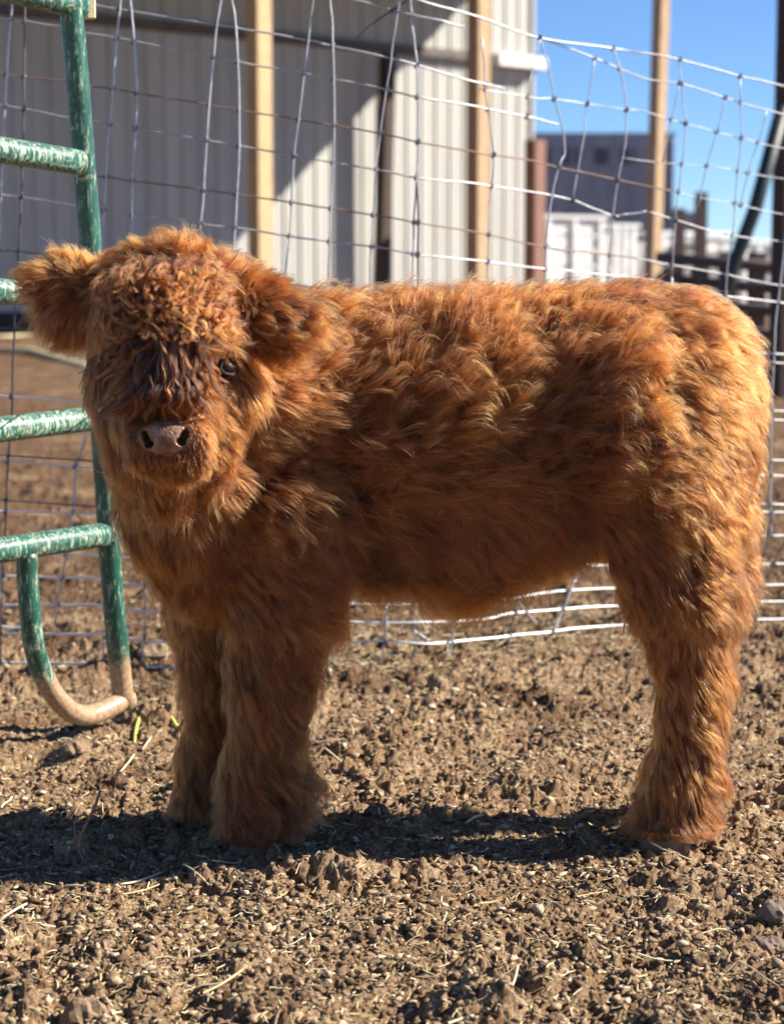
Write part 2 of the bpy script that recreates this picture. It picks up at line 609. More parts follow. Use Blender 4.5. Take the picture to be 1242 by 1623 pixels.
def build_straw():
    n = 11000
    X, Y = scatter_xy(n, 1.9, 8.0)
    # hay gathered along the foot of the fence
    X[:2600] = rng.uniform(-0.15, 0.55, 2600)
    Y[:2600] = 4.10 + 0.7 * np.maximum(X[:2600] - 0.1, 0) + rng.normal(0.05, 0.14, 2600)
    L = 0.004 + 0.020 * rng.random(n) ** 2.2
    long_ = rng.random(n) < 0.010
    L[long_] = rng.uniform(0.03, 0.085, long_.sum())
    a = rng.uniform(0, 2 * np.pi, n)
    w = rng.uniform(0.0005, 0.0013, n)
    w[long_] = rng.uniform(0.0010, 0.0022, long_.sum())
    bend = rng.normal(0, 0.18, n)
    tl = rng.normal(0, 0.16, n)
    k = 4
    t = np.linspace(-0.5, 0.5, k)
    cx = np.cos(a)[:, None] * t * L[:, None] - np.sin(a)[:, None] * bend[:, None] * (t ** 2) * L[:, None]
    cy = np.sin(a)[:, None] * t * L[:, None] + np.cos(a)[:, None] * bend[:, None] * (t ** 2) * L[:, None]
    px, py = X[:, None] + cx, Y[:, None] + cy
    g = gh(px, py)
    pz = np.maximum(g.max(axis=1, keepdims=True) * 0.6 + g * 0.4, g) + 0.0012 + np.abs(tl[:, None]) * (t + 0.5) * L[:, None]
    nx, ny = -np.sin(a)[:, None] * w[:, None], np.cos(a)[:, None] * w[:, None]
    ring = []
    for (dx, dz) in ((1, 0), (0, 0.9), (-1, 0), (0, -0.5)):
        ring.append(np.stack([px + nx * dx, py + ny * dx, pz + w[:, None] * dz], -1))
    V = np.stack(ring, 2)            # n,k,4,3
    base = np.arange(n)[:, None, None] * (k * 4)
    i = np.arange(k - 1)[None, :, None] * 4
    j = np.arange(4)[None, None, :]
    j2 = (j + 1) % 4
    Q = np.stack([base + i + j, base + i + j2, base + i + 4 + j2, base + i + 4 + j], -1).reshape(-1, 4)
    me = fast_mesh('straw_litter', V.reshape(-1, 3), Q, M['straw'], smooth=False)
    at = me.attributes.new('tint', 'FLOAT', 'POINT')
    at.data.foreach_set('value', np.repeat(rng.random(n) ** 0.9, k * 4).astype(np.float32))
    o = link('straw_litter', me)
    tag(o, 'bits of pale straw scattered over the dirt', 'straw', kind='stuff')


build_straw()


# larger clods, stones, stems and leaves that can be picked out
def lump(name, px, py, r, mat, label, cat, sq=0.7, seed=0, group=None):
    import bmesh
    bm = bmesh.new()
    bmesh.ops.create_icosphere(bm, subdivisions=3, radius=1)
    rs = np.random.default_rng(seed)
    off = rs.uniform(0, 50, 2)
    p = on_ground(px, py)
    z = float(gh(np.array([p[0]]), np.array([p[1]]), False)[0])
    for v in bm.verts:
        c = v.co.copy()
        nz = fbm(np.array([c.x * 1.6 + off[0] + c.z]), np.array([c.y * 1.6 + off[1] - c.z]), seed, 4, 0.6)[0]
        k = 1 + 0.55 * nz
        v.co = Vector((c.x * r * k, c.y * r * k * 0.85, c.z * r * k * sq))
    me = bpy.data.meshes.new(name)
    bm.to_mesh(me); bm.free()
    me.materials.append(mat)
    if mat == M['clod']:
        at = me.attributes.new('tint', 'FLOAT', 'POINT')
        at.data.foreach_set('value', np.full(len(me.vertices), 0.35 + 0.35 * rs.random(), np.float32))
    o = link(name, me)
    o.location = (p[0], p[1], z + r * sq * 0.30)
    tag(o, label, cat, group)
    return o


M['stone'] = simple('brown_stone', (0.16, 0.115, 0.085), 0.3, 40, 0.9, 0.002)
lump('stone', 1232, 1432, 0.024, M['stone'], 'upper of the two dark brown stones in the hollow at the right edge', 'stone', seed=3)
lump('stone', 1218, 1462, 0.020, M['stone'], 'lower of the two dark brown stones in the hollow at the right edge', 'stone', seed=4)
lump('dirt_clod', 168, 1492, 0.014, M['clod'], 'rounded dark clod lying beside crossed straws at lower left', 'dirt clod', seed=5)
lump('dirt_clod', 135, 1590, 0.026, M['clod'], 'tall pale clod standing between two black hollows at the bottom left', 'dirt clod', 1.0, seed=6)
lump('dirt_clod', 120, 1192, 0.026, M['clod'], 'big crumbly clod below the curved foot of the green gate', 'dirt clod', seed=8)
lump('dirt_clod', 665, 1262, 0.014, M['clod'], 'small dark clod on bare dirt under the belly', 'dirt clod', seed=9)
lump('dirt_clod', 245, 1045, 0.035, M['clod'], 'heaped clod against the fence between gate post and front legs', 'dirt clod', seed=10)


def blade(name, pts, w, mat, label, cat):
    """a long narrow leaf or stem given as points (px, py, height above ground)"""
    P = []
    for px, py, h in pts:
        g = on_ground(px, py)
        P.append((g[0], g[1], float(gh(np.array([g[0]]), np.array([g[1]]), False)[0]) + h + 0.008))
    P = smooth_path(P, 4)
    n = len(P)
    t = np.linspace(0, 1, n)
    V, Fc = tube(P, w * (0.35 + 0.65 * np.sin(np.pi * (0.12 + 0.80 * t))), 5)
    return tag(mesh_obj(name, V, Fc, mat, smooth=True), label, cat)


M['yleaf'] = simple('yellow_green_leaf', (0.50, 0.50, 0.10), 0.2, 60, 0.5, 0.0004)
M['stemm'] = simple('dry_brown_stem', (0.20, 0.13, 0.08), 0.3, 60, 0.8, 0.0006)
M['strawm'] = simple('pale_straw', (0.66, 0.56, 0.34), 0.15, 60, 0.55, 0.0003)
blade('leaf', [(222, 1128, 0.0), (216, 1150, 0.0), (213, 1172, 0.0)], 0.0042, M['yleaf'], 'yellow-green leaf lying right of the mud-caked gate foot', 'leaf')
blade('leaf', [(270, 1132, 0.0), (280, 1144, 0.0), (288, 1158, 0.0)], 0.004, M['yleaf'], 'yellowish leaf curled on the dirt close to the far front leg', 'leaf')
for pts, lab in (
        ([(226, 1184, 0), (240, 1165, 0), (254, 1150, 0)], 'pale straw leaning up beside the yellow-green leaf'),
        ([(190, 1220, 0), (205, 1205, 0), (213, 1192, 0)], 'short pale straw between gate foot and leg'),
        ([(38, 1297, 0), (60, 1285, 0), (86, 1272, 0)], 'bright straw just above the shadow at the far left'),
        ([(0, 1442, 0), (35, 1428, 0), (68, 1418, 0)], 'long bright straw at the left edge under the shadow'),
        ([(190, 1388, 0), (220, 1380, 0), (258, 1368, 0)], 'long straw below the shadow pointing at the front hooves'),
        ([(100, 1392, 0), (120, 1394, 0), (142, 1396, 0)], 'short white straw lying flat below the shadow'),
        ([(490, 1165, 0), (520, 1185, 0), (550, 1205, 0)], 'long thin straw right of the front knees'),
        ([(650, 955, 0.01), (668, 990, 0.005), (690, 1016, 0)], 'pale straw slanting against the lowest fence wires'),
        ([(725, 1275, 0), (748, 1272, 0), (772, 1272, 0)], 'flat pale straw midway between the front and hind legs'),
        ([(738, 1298, 0), (752, 1290, 0), (766, 1284, 0)], 'small straw beside the shadow under the belly')):
    blade('straw_stalk', pts, 0.0021, M['strawm'], lab, 'straw')

# dry weed stem standing in the shadow, left
ws = empty('dry_weed')
P0 = on_ground(133, 1362)
ws.location = (P0[0], P0[1], 0)
tag(ws, 'dry brown weed stem standing in the shadow at the left', 'weed')
Yw = P0[1]
for nm, pts, r in (('stem', [(133, 1366), (123, 1340), (118, 1312), (121, 1295)], 0.0016),
                   ('stem', [(124, 1345), (130, 1320), (142, 1296), (150, 1280), (159, 1254)], 0.0024),
                   ('stem', [(142, 1296), (130, 1292), (116, 1304)], 0.0014)):
    P = smooth_path([W(a, b_, Yw) for a, b_ in pts], 5)
    V, Fc = tube(P, r, 6)
    keep(ws, mesh_obj(nm, V, Fc, M['stemm'], smooth=True))

# ------------------------------------------------------------------ barn
BX, BY = -5.38, 26.0
PH = math.radians(40)
wdir = np.array([math.cos(PH), math.sin(PH)])
ndir = np.array([math.sin(PH), -math.cos(PH)])


def wallp(t, d, z):
    return np.array([BX + wdir[0] * t + ndir[0] * d, BY + wdir[1] * t + ndir[1] * d, z])


def wt(px, d=0.0):
    r = (px - CX) / F
    # X = r*depth, depth ~ Y
    return (r * (BY + ndir[1] * d) - (BX + ndir[0] * d)) / (wdir[0] - r * wdir[1])


barn = empty('barn', tuple(wallp(3, 0, 0.1)))
tag(barn, 'pale corrugated metal barn with a canopy shadow across its wall', 'barn')
T_END = wt(834)


def sheet(t0, z0, z1, last=False):
    """one ribbed cladding sheet, 0.915 wide with three major ribs"""
    prof = []
    wid = 0.912
    for k in range(3):
        x0 = k * 0.305
        prof += [(x0, 0.0), (x0 + 0.012, 0.024), (x0 + 0.035, 0.024), (x0 + 0.047, 0.0), (x0 + 0.12, 0.0), (x0 + 0.13, 0.006), (x0 + 0.155, 0.006), (x0 + 0.165, 0.0),
                 (x0 + 0.215, 0.0), (x0 + 0.225, 0.006), (x0 + 0.25, 0.006), (x0 + 0.26, 0.0)]
    prof.append((wid, 0.0))
    V, Fc = [], []
    m = len(prof)
    for z in (z0, z1):
        for x, d in prof:
            V.append(wallp(t0 + x, d + 0.03, z))
    for z in (z0, z1):
        for x in (0, wid):
            V.append(wallp(t0 + x, 0.0, z))
    for k in range(m - 1):
        Fc.append((k, k + 1, m + k + 1, m + k))
    b0 = 2 * m
    Fc.append((b0, b0 + 2, b0 + 3, b0 + 1))
    return V, Fc


ts = T_END
while ts > -5:
    ts -= 0.915
    for z0, z1 in ((0.25, 4.36), (4.52, 8.2)):
        V, Fc = sheet(ts, z0, z1)
        keep(barn, mesh_obj('wall_panel', V, Fc, M['panel']))


def wbox(t0, t1, d0, d1, z0, z1):
    V = [wallp(t, d, z) for z in (z0, z1) for t, d in ((t0, d0), (t1, d0), (t1, d1), (t0, d1))]
    Fc = [(0, 1, 2, 3), (7, 6, 5, 4), (0, 4, 5, 1), (1, 5, 6, 2), (2, 6, 7, 3), (3, 7, 4, 0)]
    return V, Fc


keep(barn, mesh_obj('girt', *wbox(-5, T_END - 1.05, 0.003, 0.16, 4.37, 4.51), M['beam']))
keep(barn, mesh_obj('wall_foot_strip', *wbox(-5, T_END, 0.003, 0.07, 0.0, 0.40), M['post_dark']))  # dark strip along the foot of the wall
keep(barn, mesh_obj('gutter', *join([wbox(T_END - 0.95, T_END + 0.12, 0.07, 0.30, 4.33, 4.50), wbox(T_END - 0.93, T_END + 0.10, 0.09, 0.28, 4.50, 4.52)]), M['white']))
keep(barn, mesh_obj('corner_trim', *wbox(T_END - 0.01, T_END + 0.05, -0.10, 0.075, 0.2, 8.3), M['panel']))
keep(barn, mesh_obj('side_wall', *wbox(T_END - 0.25, T_END - 0.02, -12, -0.12, 0.0, 8.2), M['panel']))
keep(barn, mesh_obj('back_wall', *wbox(-5, T_END - 0.3, -12.2, -12.05, 0.0, 8.2), M['panel']))
keep(barn, mesh_obj('end_wall', *wbox(-5.2, -5.02, -12, 0.0, 0.0, 8.2), M['panel']))
keep(barn, mesh_obj('roof', *wbox(-5.5, T_END + 0.3, -12.6, 0.35, 8.3, 8.45), M['roof']))
# canopy in front of the wall, held by posts: it throws the slanting shade
T0C = 9.15
keep(barn, mesh_obj('canopy_roof', *wbox(-7, T0C, 0.04, 5.6, 5.82, 5.95), M['roof']))
keep(barn, mesh_obj('sky_blocker', *wbox(-7.2, -7.02, 0.04, 5.6, 0.0, 5.95), M['roof']))  # added out of view: blocks sky from the left to deepen the barn's shade
# drop wall inside (keeps the interior dark)


def wpost(px, d, w, mat, name, lab=None, ztop=5.8, zbot=0.0, lean=0.0):
    t = wt(px, d)
    p = wallp(t, d, 0)
    V, Fc = box(p[0], p[1], zbot, ztop, w, w, PH, 0.012)
    V = [(x + lean * (z - zbot), y, z) for x, y, z in V]
    o = keep(barn, mesh_obj(name, V, Fc, mat))
    if lab: o['label'] = lab
    return o


wpost(415, 4.6, 0.225, M['post'], 'post', 'yellowish canopy post')
wpost(755, 4.6, 0.235, M['post_tan'], 'post', 'tan canopy post')
wpost(-140, 4.6, 0.225, M['post'], 'post')
wpost(602, 0.35, 0.20, M['post_dark'], 'post', 'dark brown post against the wall', ztop=4.3, lean=0.03)

# ------------------------------------------------------------------ things to the right, far
def gz(x, y):
    return float(gh(np.array([x]), np.array([y]), False)[0])


def standing_post(px, pytop, Y, w, mat, label, lean=0.0, ang=0.5, name='fence_post', cat='post', side=None, group=None):
    p = W(px, 440, Y)
    top = W(px, pytop, Y)[2]
    V, Fc = box(0, 0, -0.3, top, w, w, ang, 0.008)
    V = [(x + lean * z, y, z) for x, y, z in V]
    o = mesh_obj(name, V, Fc, mat)
    o.location = (p[0], p[1], gz(p[0], p[1]))
    tag(o, label, cat, group)
    return o


standing_post(1030, -60, 17, 0.115, M['post_tan'], 'tall brown timber post against the blue sky right of the barn', lean=0.018, ang=0.62, name='utility_post')
standing_post(1246, -40, 13, 0.17, M['post_dark'], 'dark post cut off by the right edge of the photo', ang=0.3, name='utility_post')
standing_post(846, 238, 30, 0.24, M['post_red'], 'reddish brown post just right of the barn corner', ang=0.7, name='corral_post')

# leaning dark pipe
P = [W(1240, 168, 12.6), W(1196, 330, 12.6), W(1160, 425, 12.6), W(1120, 560, 12.6)]
br = mesh_obj('brace_pipe', *tube(P, 0.048, 12), M['blackpipe'], smooth=True)
tag(br, 'dark leaning pipe brace rising to the right edge', 'pipe')

# far grey building
gb = empty('grey_building', (0, 0, 0))
pL, pR = W(838, 440, 95), W(1064, 440, 95)
gb.location = (pL[0], pL[1], 0)
tag(gb, 'distant flat-topped grey building beyond the right end of the barn', 'building')
ztop = W(900, 217, 95)[2]
keep(gb, mesh_obj('wall', *box((pL[0] + pR[0]) / 2, 99, 0, ztop, pR[0] - pL[0], 8, 0, 0.05), M['greywall']))
for k in range(5):
    xx = pL[0] + (0.6 + 1.42 * k)
    keep(gb, mesh_obj('window', *box(xx, 94.98, ztop - 1.35, ztop - 0.55, 0.75, 0.1), M['darkhole']))
for k in range(8):
    xx = pL[0] + 0.1 + (pR[0] - pL[0] - 0.2) * k / 7
    keep(gb, mesh_obj('wall_rib', *box(xx, 94.96, 0, ztop - 0.25, 0.14, 0.12), M['greywall']))
keep(gb, mesh_obj('parapet', *box((pL[0] + pR[0]) / 2, 99, ztop + 0.003, ztop + 0.2, pR[0] - pL[0] + 0.1, 8.1), M['greywall']))
keep(gb, mesh_obj('annex', *box(pR[0] + 0.6, 97, 0, W(900, 335, 95)[2], 1.3, 3), M['greywall']))


# low white slatted structures: each horizontal board a piece
def white_unit(px0, px1, pyt, Y, nb, label, dirty=0.0):
    a, b_ = W(px0, 440, Y), W(px1, 440, Y)
    zt = W(px0, pyt, Y)[2]
    e = empty('white_trailer', (a[0], Y, 0))
    tag(e, label, 'trailer')
    w = (b_[0] - a[0]) / math.cos(0.5)
    xc = a[0] + w / 2
    hh = (zt - 0.1) / nb
    for k in range(nb):
        V, Fc = box(xc, Y, 0.1 + k * hh, 0.1 + (k + 0.86) * hh, w, 0.10)
        keep(e, mesh_obj('side_board', V, Fc, M['white']))
    keep(e, mesh_obj('inner_box', *box(xc, Y + 1.3, 0.1, zt - 0.15, w - 0.1, 2.3), M['white']))
    keep(e, mesh_obj('roof', *box(xc, Y + 1.15, zt, zt + 0.08, w + 0.15, 2.6, 0, 0.02), M['white']))
    for s in (a[0] + 0.12, xc, a[0] + w - 0.12):
        keep(e, mesh_obj('stanchion', *box(s, Y - 0.10, 0.1, zt, 0.10, 0.06), M['white']))
    e.rotation_euler = (0, 0, 0.5)
    return e


white_unit(858, 960, 346, 44, 6, 'long low white slatted structure nearest the barn corner')
white_unit(966, 1008, 360, 46, 5, 'narrow white structure just left of the tall brown post')
white_unit(1040, 1160, 372, 47, 5, 'low white structure between the tall brown post and the dark leaning pipe')
white_unit(1168, 1232, 385, 45, 4, 'small white structure right of the leaning pipe')

standing_post(1108, 318, 36, 0.20, M['rail'], 'short dark brown post rising above the white structures', name='corral_post', ang=0.2)
standing_post(1074, 345, 34, 0.18, M['rail'], 'stubby dark post right of the tall brown post', name='corral_post', ang=0.2)

# dark corral fence behind the calf's rump
cf = empty('corral_fence', tuple(W(1140, 470, 15)))
tag(cf, 'dark timber corral fence behind the rump at the right', 'fence')
for px in (1063, 1108, 1152, 1198, 1238):
    p = W(px, 440, 15)
    keep(cf, mesh_obj('post', *box(p[0], p[1], -0.1, W(px, 425 if px < 1140 else 400, 15)[2], 0.12, 0.12, 0.2, 0.01), M['rail']))
for k, py in enumerate((418, 452, 487, 525)):
    a, b_ = W(1040, py - 10, 15.1), W(1330, py + 14, 14.6)
    keep(cf, mesh_obj('rail', *tube([a, (a + b_) / 2, b_], 0.045, 8), M['rail'], smooth=True))

# fallen pole lying on ground behind the gate, left
P = [W(-40, 548, 19), W(30, 545, 18.6), W(84, 549, 18.3)]
lg = mesh_obj('pole', *tube([on_ground(-60, 552) + [0, 0, 0.08], on_ground(30, 548) + [0, 0, 0.1], on_ground(92, 545) + [0, 0, 0.08]], 0.045, 8), M['strawm'], smooth=True)
tag(lg, 'upper pale pole lying on the ground behind the gate', 'pole')
lg = mesh_obj('pole', *tube([on_ground(-60, 570) + [0, 0, 0.12], on_ground(50, 575) + [0, 0, 0.12], on_ground(140, 593) + [0, 0, 0.06]], 0.035, 8), M['strawm'], smooth=True)
tag(lg, 'lower pale pole lying on the ground behind the gate', 'pole')

# ------------------------------------------------------------------ woven wire fence (traced on its own curved surface)
def fenceY(px):
    xs = [-400, 0, 300, 700, 940, 1242, 1700]
    ys = [3.95, 3.98, 3.98, 4.06, 4.42, 4.62, 4.9]
    return float(np.interp(px, xs, ys))


fence = empty('wire_fence', (0, 4.0, 0))
tag(fence, 'sagging woven wire stock fence with bent grey wires behind the calf', 'fence')
HW = [
    ([(137, 4), (193, 15), (350, 40), (407, 50), (499, 66), (521, 72), (621, 93), (750, 129), (800, 140)], 'g', 1.25),
    ([(-60, 18), (0, 27), (94, 42), (137, 52), (326, 87), (407, 104), (470, 113), (617, 143), (662, 154), (735, 165), (830, 184), (885, 197)], 'g', 1.15),
    ([(-60, 110), (0, 117), (97, 128), (141, 135), (213, 147), (370, 173), (463, 188), (529, 199), (601, 211), (662, 225), (742, 240), (782, 246), (827, 252), (885, 265), (978, 285), (1063, 302)], 'r', 1.0),
    ([(-60, 158), (0, 167), (101, 184), (173, 197), (310, 219), (407, 236), (483, 250), (601, 269), (662, 282), (746, 290), (828, 302), (907, 317)], 'g', 1.1),
    ([(-60, 250), (0, 258), (153, 279), (209, 286), (366, 308), (499, 326), (601, 342), (662, 353), (774, 372), (870, 392), (1000, 408)], 'r', 1.0),
    ([(-60, 300), (0, 308), (101, 323), (169, 334), (314, 354), (407, 366), (500, 380), (601, 392), (662, 404), (742, 411), (850, 425), (1000, 440), (1120, 462)], 'g', 1.1),
    ([(-60, 396), (0, 398), (30, 398), (140, 412), (300, 430), (450, 450), (520, 458), (600, 468), (760, 480)], 'd', 1.0),
    ([(400, -30), (561, 0), (621, 16), (700, 34), (735, 42)], 'g', 1.2),
    ([(600, -22), (662, 0), (754, 26), (855, 60), (971, 77), (1020, 84), (1077, 94), (1172, 121), (1242, 137), (1400, 180)], 'g', 1.2),
    ([(855, 60), (942, 92), (1020, 124), (1077, 132), (1149, 155), (1220, 176), (1400, 215)], 'g', 1.1),
    ([(760, 140), (835, 153), (878, 157), (930, 165), (992, 174), (1020, 176), (1086, 196), (1174, 219), (1220, 231), (1400, 262)], 'g', 0.9),
    ([(907, 317), (971, 343)], 'g', 1.2), ([(971, 343), (1024, 335)], 'g', 1.2),
    ([(1024, 335), (1070, 349), (1156, 372), (1242, 383), (1400, 405)], 'g', 1.2),
    ([(984, 250), (1040, 258), (1125, 263), (1174, 272), (1242, 283), (1400, 300)], 'g', 0.8),
    ([(1063, 300), (1100, 312), (1160, 322), (1242, 340), (1400, 360)], 'g', 0.8),
    ([(1000, 408), (1063, 420), (1142, 434), (1234, 452), (1400, 475)], 'g', 1.2),
    ([(1100, 462), (1177, 473), (1231, 479), (1400, 500)], 'g', 1.2),
    ([(520, 458), (700, 478), (960, 520), (1120, 552), (1242, 562), (1400, 572)], 'g', 1.1),
    ([(160, 530), (500, 535), (850, 545), (1120, 568), (1242, 576), (1400, 588)], 'g', 1.0), ([(1060, 650), (1120, 661), (1242, 666), (1400, 676)], 'g', 1.0),
    ([(1060, 748), (1120, 751), (1242, 754), (1400, 760)], 'g', 1.1),
    ([(1060, 812), (1100, 812), (1242, 812), (1400, 816)], 'g', 1.0),
    ([(1060, 852), (1100, 851), (1242, 848), (1400, 850)], 'g', 1.1),
    ([(0, 520), (60, 522), (160, 530)], 'd', 1.0),
    ([(-60, 624), (0, 627), (130, 636), (500, 650), (900, 645), (1120, 648), (1242, 652), (1400, 660)], 'g', 1.1),
    ([(-60, 718), (0, 721), (140, 730), (300, 740)], 'd', 1.0), ([(-60, 722), (0, 728), (140, 741), (500, 755), (900, 735), (1120, 728), (1242, 730), (1400, 736)], 'g', 1.1),
    ([(-60, 790), (0, 792), (145, 802), (300, 806)], 'd', 1.0), ([(-60, 808), (0, 810), (99, 812), (145, 814), (500, 825), (900, 805), (1100, 798), (1242, 800), (1400, 804)], 'g', 1.2),
    ([(-60, 880), (106, 879), (153, 880), (214, 884), (500, 890), (900, 895), (1100, 896), (1242, 893), (1400, 894)], 'g', 1.2),
    ([(-60, 912), (62, 914), (153, 918), (214, 926), (500, 955), (740, 955), (855, 941), (917, 935), (1100, 930), (1242, 927), (1400, 926)], 'g', 1.3),
    ([(-60, 958), (69, 959), (158, 959), (202, 965), (260, 970), (560, 986), (680, 986), (770, 981), (817, 971), (948, 962), (1100, 957), (1242, 953), (1400, 952)], 'g', 1.4),
    ([(-60, 990), (0, 993), (25, 995), (60, 990)], 'g', 1.4),
    ([(-60, 1004), (25, 1005), (163, 1005), (207, 1013), (260, 1018), (400, 1019), (535, 1018), (608, 1016), (685, 1020), (770, 1012), (848, 1004), (944, 993), (1100, 986), (1242, 981), (1400, 978)], 'g', 1.4),
    ([(-60, 1048), (69, 1052), (163, 1052), (212, 1056), (260, 1058), (400, 1061), (531, 1060), (593, 1059), (655, 1056), (728, 1053), (760, 1056)], 'g', 1.4),
]
VW = [
    ([(20, -40), (20, 0), (12, 101), (4, 258), (0, 362), (-6, 480)], 'g', 1.2),
    ([(42, -40), (40, 8), (38, 161), (35, 282), (30, 399), (24, 480), (20, 600), (14, 720), (8, 850), (2, 960), (0, 1050)], 'd', 1.2),
    ([(193, -30), (181, 113), (173, 221), (161, 392), (150, 560), (136, 690), (120, 735)], 'g', 1.3),
    ([(202, -40), (207, 0), (217, 133), (211, 282), (209, 362), (214, 500), (222, 750), (230, 930)], 'g', 1.3),
    ([(356, -40), (350, 0), (342, 52), (332, 153), (322, 306), (316, 386), (305, 560), (300, 800), (305, 1058)], 'g', 1.4),
    ([(360, -40), (368, 0), (374, 48), (380, 181), (376, 302), (370, 403), (365, 560), (372, 800), (380, 1058)], 'g', 1.3),
    ([(503, -40), (497, 0), (487, 80), (476, 169), (466, 246), (460, 362), (450, 500), (452, 800), (458, 1060)], 'g', 1.1),
    ([(518, -30), (523, 0), (527, 72), (530, 201), (524, 330), (519, 470), (524, 760), (530, 1060)], 'g', 1.2),
    ([(640, -20), (629, 24), (619, 97), (609, 161), (597, 262), (590, 360), (586, 470), (596, 760), (612, 960)], 'g', 1.0),
    ([(648, -30), (650, 0), (654, 52), (660, 100), (662, 225), (660, 282), (656, 350), (654, 470), (658, 760), (656, 1056)], 'g', 1.2),
    ([(660, 282), (662, 350), (662, 470)], 'd', 1.0),
    ([(764, 60), (770, 153), (782, 246), (776, 330), (770, 470)], 'g', 1.0),
    ([(645, 0), (585, 42), (565, 60)], 'd', 1.2),
    ([(855, 60), (843, 110), (836, 153), (834, 185)], 'g', 0.8), ([(855, 60), (864, 90), (878, 157), (890, 197), (895, 240), (885, 265), (870, 340), (862, 450)], 'g', 1.0),
    ([(942, 92), (930, 165), (922, 230), (907, 317)], 'g', 0.9), ([(971, 77), (985, 120), (992, 174), (990, 230), (978, 285), (968, 380), (962, 450)], 'g', 0.9),
    ([(1077, 94), (1079, 132), (1086, 196), (1080, 262), (1074, 310), (1070, 349), (1064, 440)], 'g', 0.9),
    ([(1077, 132), (1062, 196), (1050, 258)], 'g', 0.8), ([(1149, 155), (1135, 210), (1120, 262), (1105, 330)], 'g', 0.8),
    ([(1172, 121), (1174, 219), (1168, 272), (1160, 372), (1150, 450), (1150, 700), (1155, 984)], 'g', 0.9), ([(1214, 176), (1200, 230), (1185, 272), (1172, 330)], 'g', 0.8),
    ([(1252, 300), (1234, 460), (1226, 550), (1222, 650), (1220, 780), (1222, 860)], 'g', 1.3), ([(1246, 850), (1220, 905), (1203, 935), (1190, 960)], 'd', 1.2),
    ([(1225, 812), (1212, 870), (1198, 950), (1196, 985)], 'd', 1.1),
    ([(120, 735), (118, 800), (115, 812), (108, 866), (98, 920), (87, 991)], 'g', 1.3),
    ([(230, 930), (230, 962), (228, 992), (226, 1058)], 'g', 1.1), ([(10, 850), (4, 890), (0, 1000)], 'g', 1.2), ([(162, 1010), (166, 1058)], 'g', 1.2),
    ([(612, 960), (612, 987), (604, 1062)], 'g', 1.4), ([(770, 470), (745, 720), (722, 960), (716, 1012), (708, 1054)], 'g', 1.3),
    ([(862, 450), (850, 700), (830, 930), (821, 954), (810, 1000), (801, 1034)], 'd', 1.4), ([(962, 450), (945, 700), (916, 905), (908, 923), (890, 970), (874, 1006)], 'g', 1.4),
    ([(1064, 440), (1075, 700), (1085, 990)], 'g', 1.3), ([(655, 998), (680, 1016)], 'g', 1.0), ([(822, 956), (851, 989)], 'g', 1.1),
]
WM = {'b': M['wire_lit'], 'g': M['wire'], 'd': M['wire_dark'], 'r': M['wire_rust']}
knots = []


def wire(pts, kind, w, name, off):
    P = []
    for px, py in pts:
        P.append(W(px, py, fenceY(px) + off))
    if len(P) == 2: P = [P[0], P[0] * 0.67 + P[1] * 0.33, P[0] * 0.33 + P[1] * 0.67, P[1]]
    P = smooth_path(P, 5)
    j = rng.normal(0, 0.0010, P.shape); j[:, 1] *= 2
    k = np.array([0.25, 0.5, 0.25])
    for c in range(3): j[:, c] = np.convolve(j[:, c], k, 'same')
    P = P + j
    P[:, 2] = np.maximum(P[:, 2], -0.03)
    V, Fc = tube(P, 0.00185 * w, 6)
    keep(fence, mesh_obj(name, V, Fc, WM[kind], smooth=True))


for pts, k, w in HW:
    low = k == 'g' and pts[0][1] > 440
    thin = 0.8 if pts[0][0] > 600 and pts[0][1] < 440 else 1.0
    wire(pts, 'b' if low else k, w * (1.12 if low else thin), 'horizontal_wire', 0.0)
for pts, k, w in VW: wire(pts, k, w, 'vertical_wire', -0.004)


# knots where the wires cross
def seg_int(a, b, c, d):
    r = (b[0] - a[0], b[1] - a[1]); s = (d[0] - c[0], d[1] - c[1])
    den = r[0] * s[1] - r[1] * s[0]
    if abs(den) < 1e-6: return None
    t = ((c[0] - a[0]) * s[1] - (c[1] - a[1]) * s[0]) / den
    u = ((c[0] - a[0]) * r[1] - (c[1] - a[1]) * r[0]) / den
    if 0 <= t <= 1 and 0 <= u <= 1: return (a[0] + t * r[0], a[1] + t * r[1])


for hp, _, _ in HW:
    for vp, _, _ in VW:
        for i in range(len(hp) - 1):
            for j in range(len(vp) - 1):
                q = seg_int(hp[i], hp[i + 1], vp[j], vp[j + 1])
                if q: knots.append(q)
kp = []
for q in knots:
    c = W(q[0], q[1], fenceY(q[0]) - 0.002)
    a = rng.uniform(0, 3.14)
    pts = [c + np.array([0.0045 * math.cos(a + s * 2.2), 0.0035 * math.sin(s * 3.0), 0.0055 * math.sin(a + s * 2.6)]) for s in np.linspace(0, 2.2, 7)]
    kp.append(tube(pts, 0.0017, 5))
o = keep(fence, mesh_obj('wire_knot', *join(kp), M['wire_dark'], smooth=True))
o['kind'] = 'stuff'

# ------------------------------------------------------------------ green tubular gate
gP = np.array([-0.5145, 3.50, 0.5]); gdir = np.array([-0.53, -0.85, 0.0]); gdir /= np.linalg.norm(gdir)
gn = np.array([gdir[1], -gdir[0], 0])
gate = empty('tube_gate', (gP[0], gP[1], 0))
tag(gate, 'scuffed green tubular stock gate with mud-caked foot at the left', 'gate')


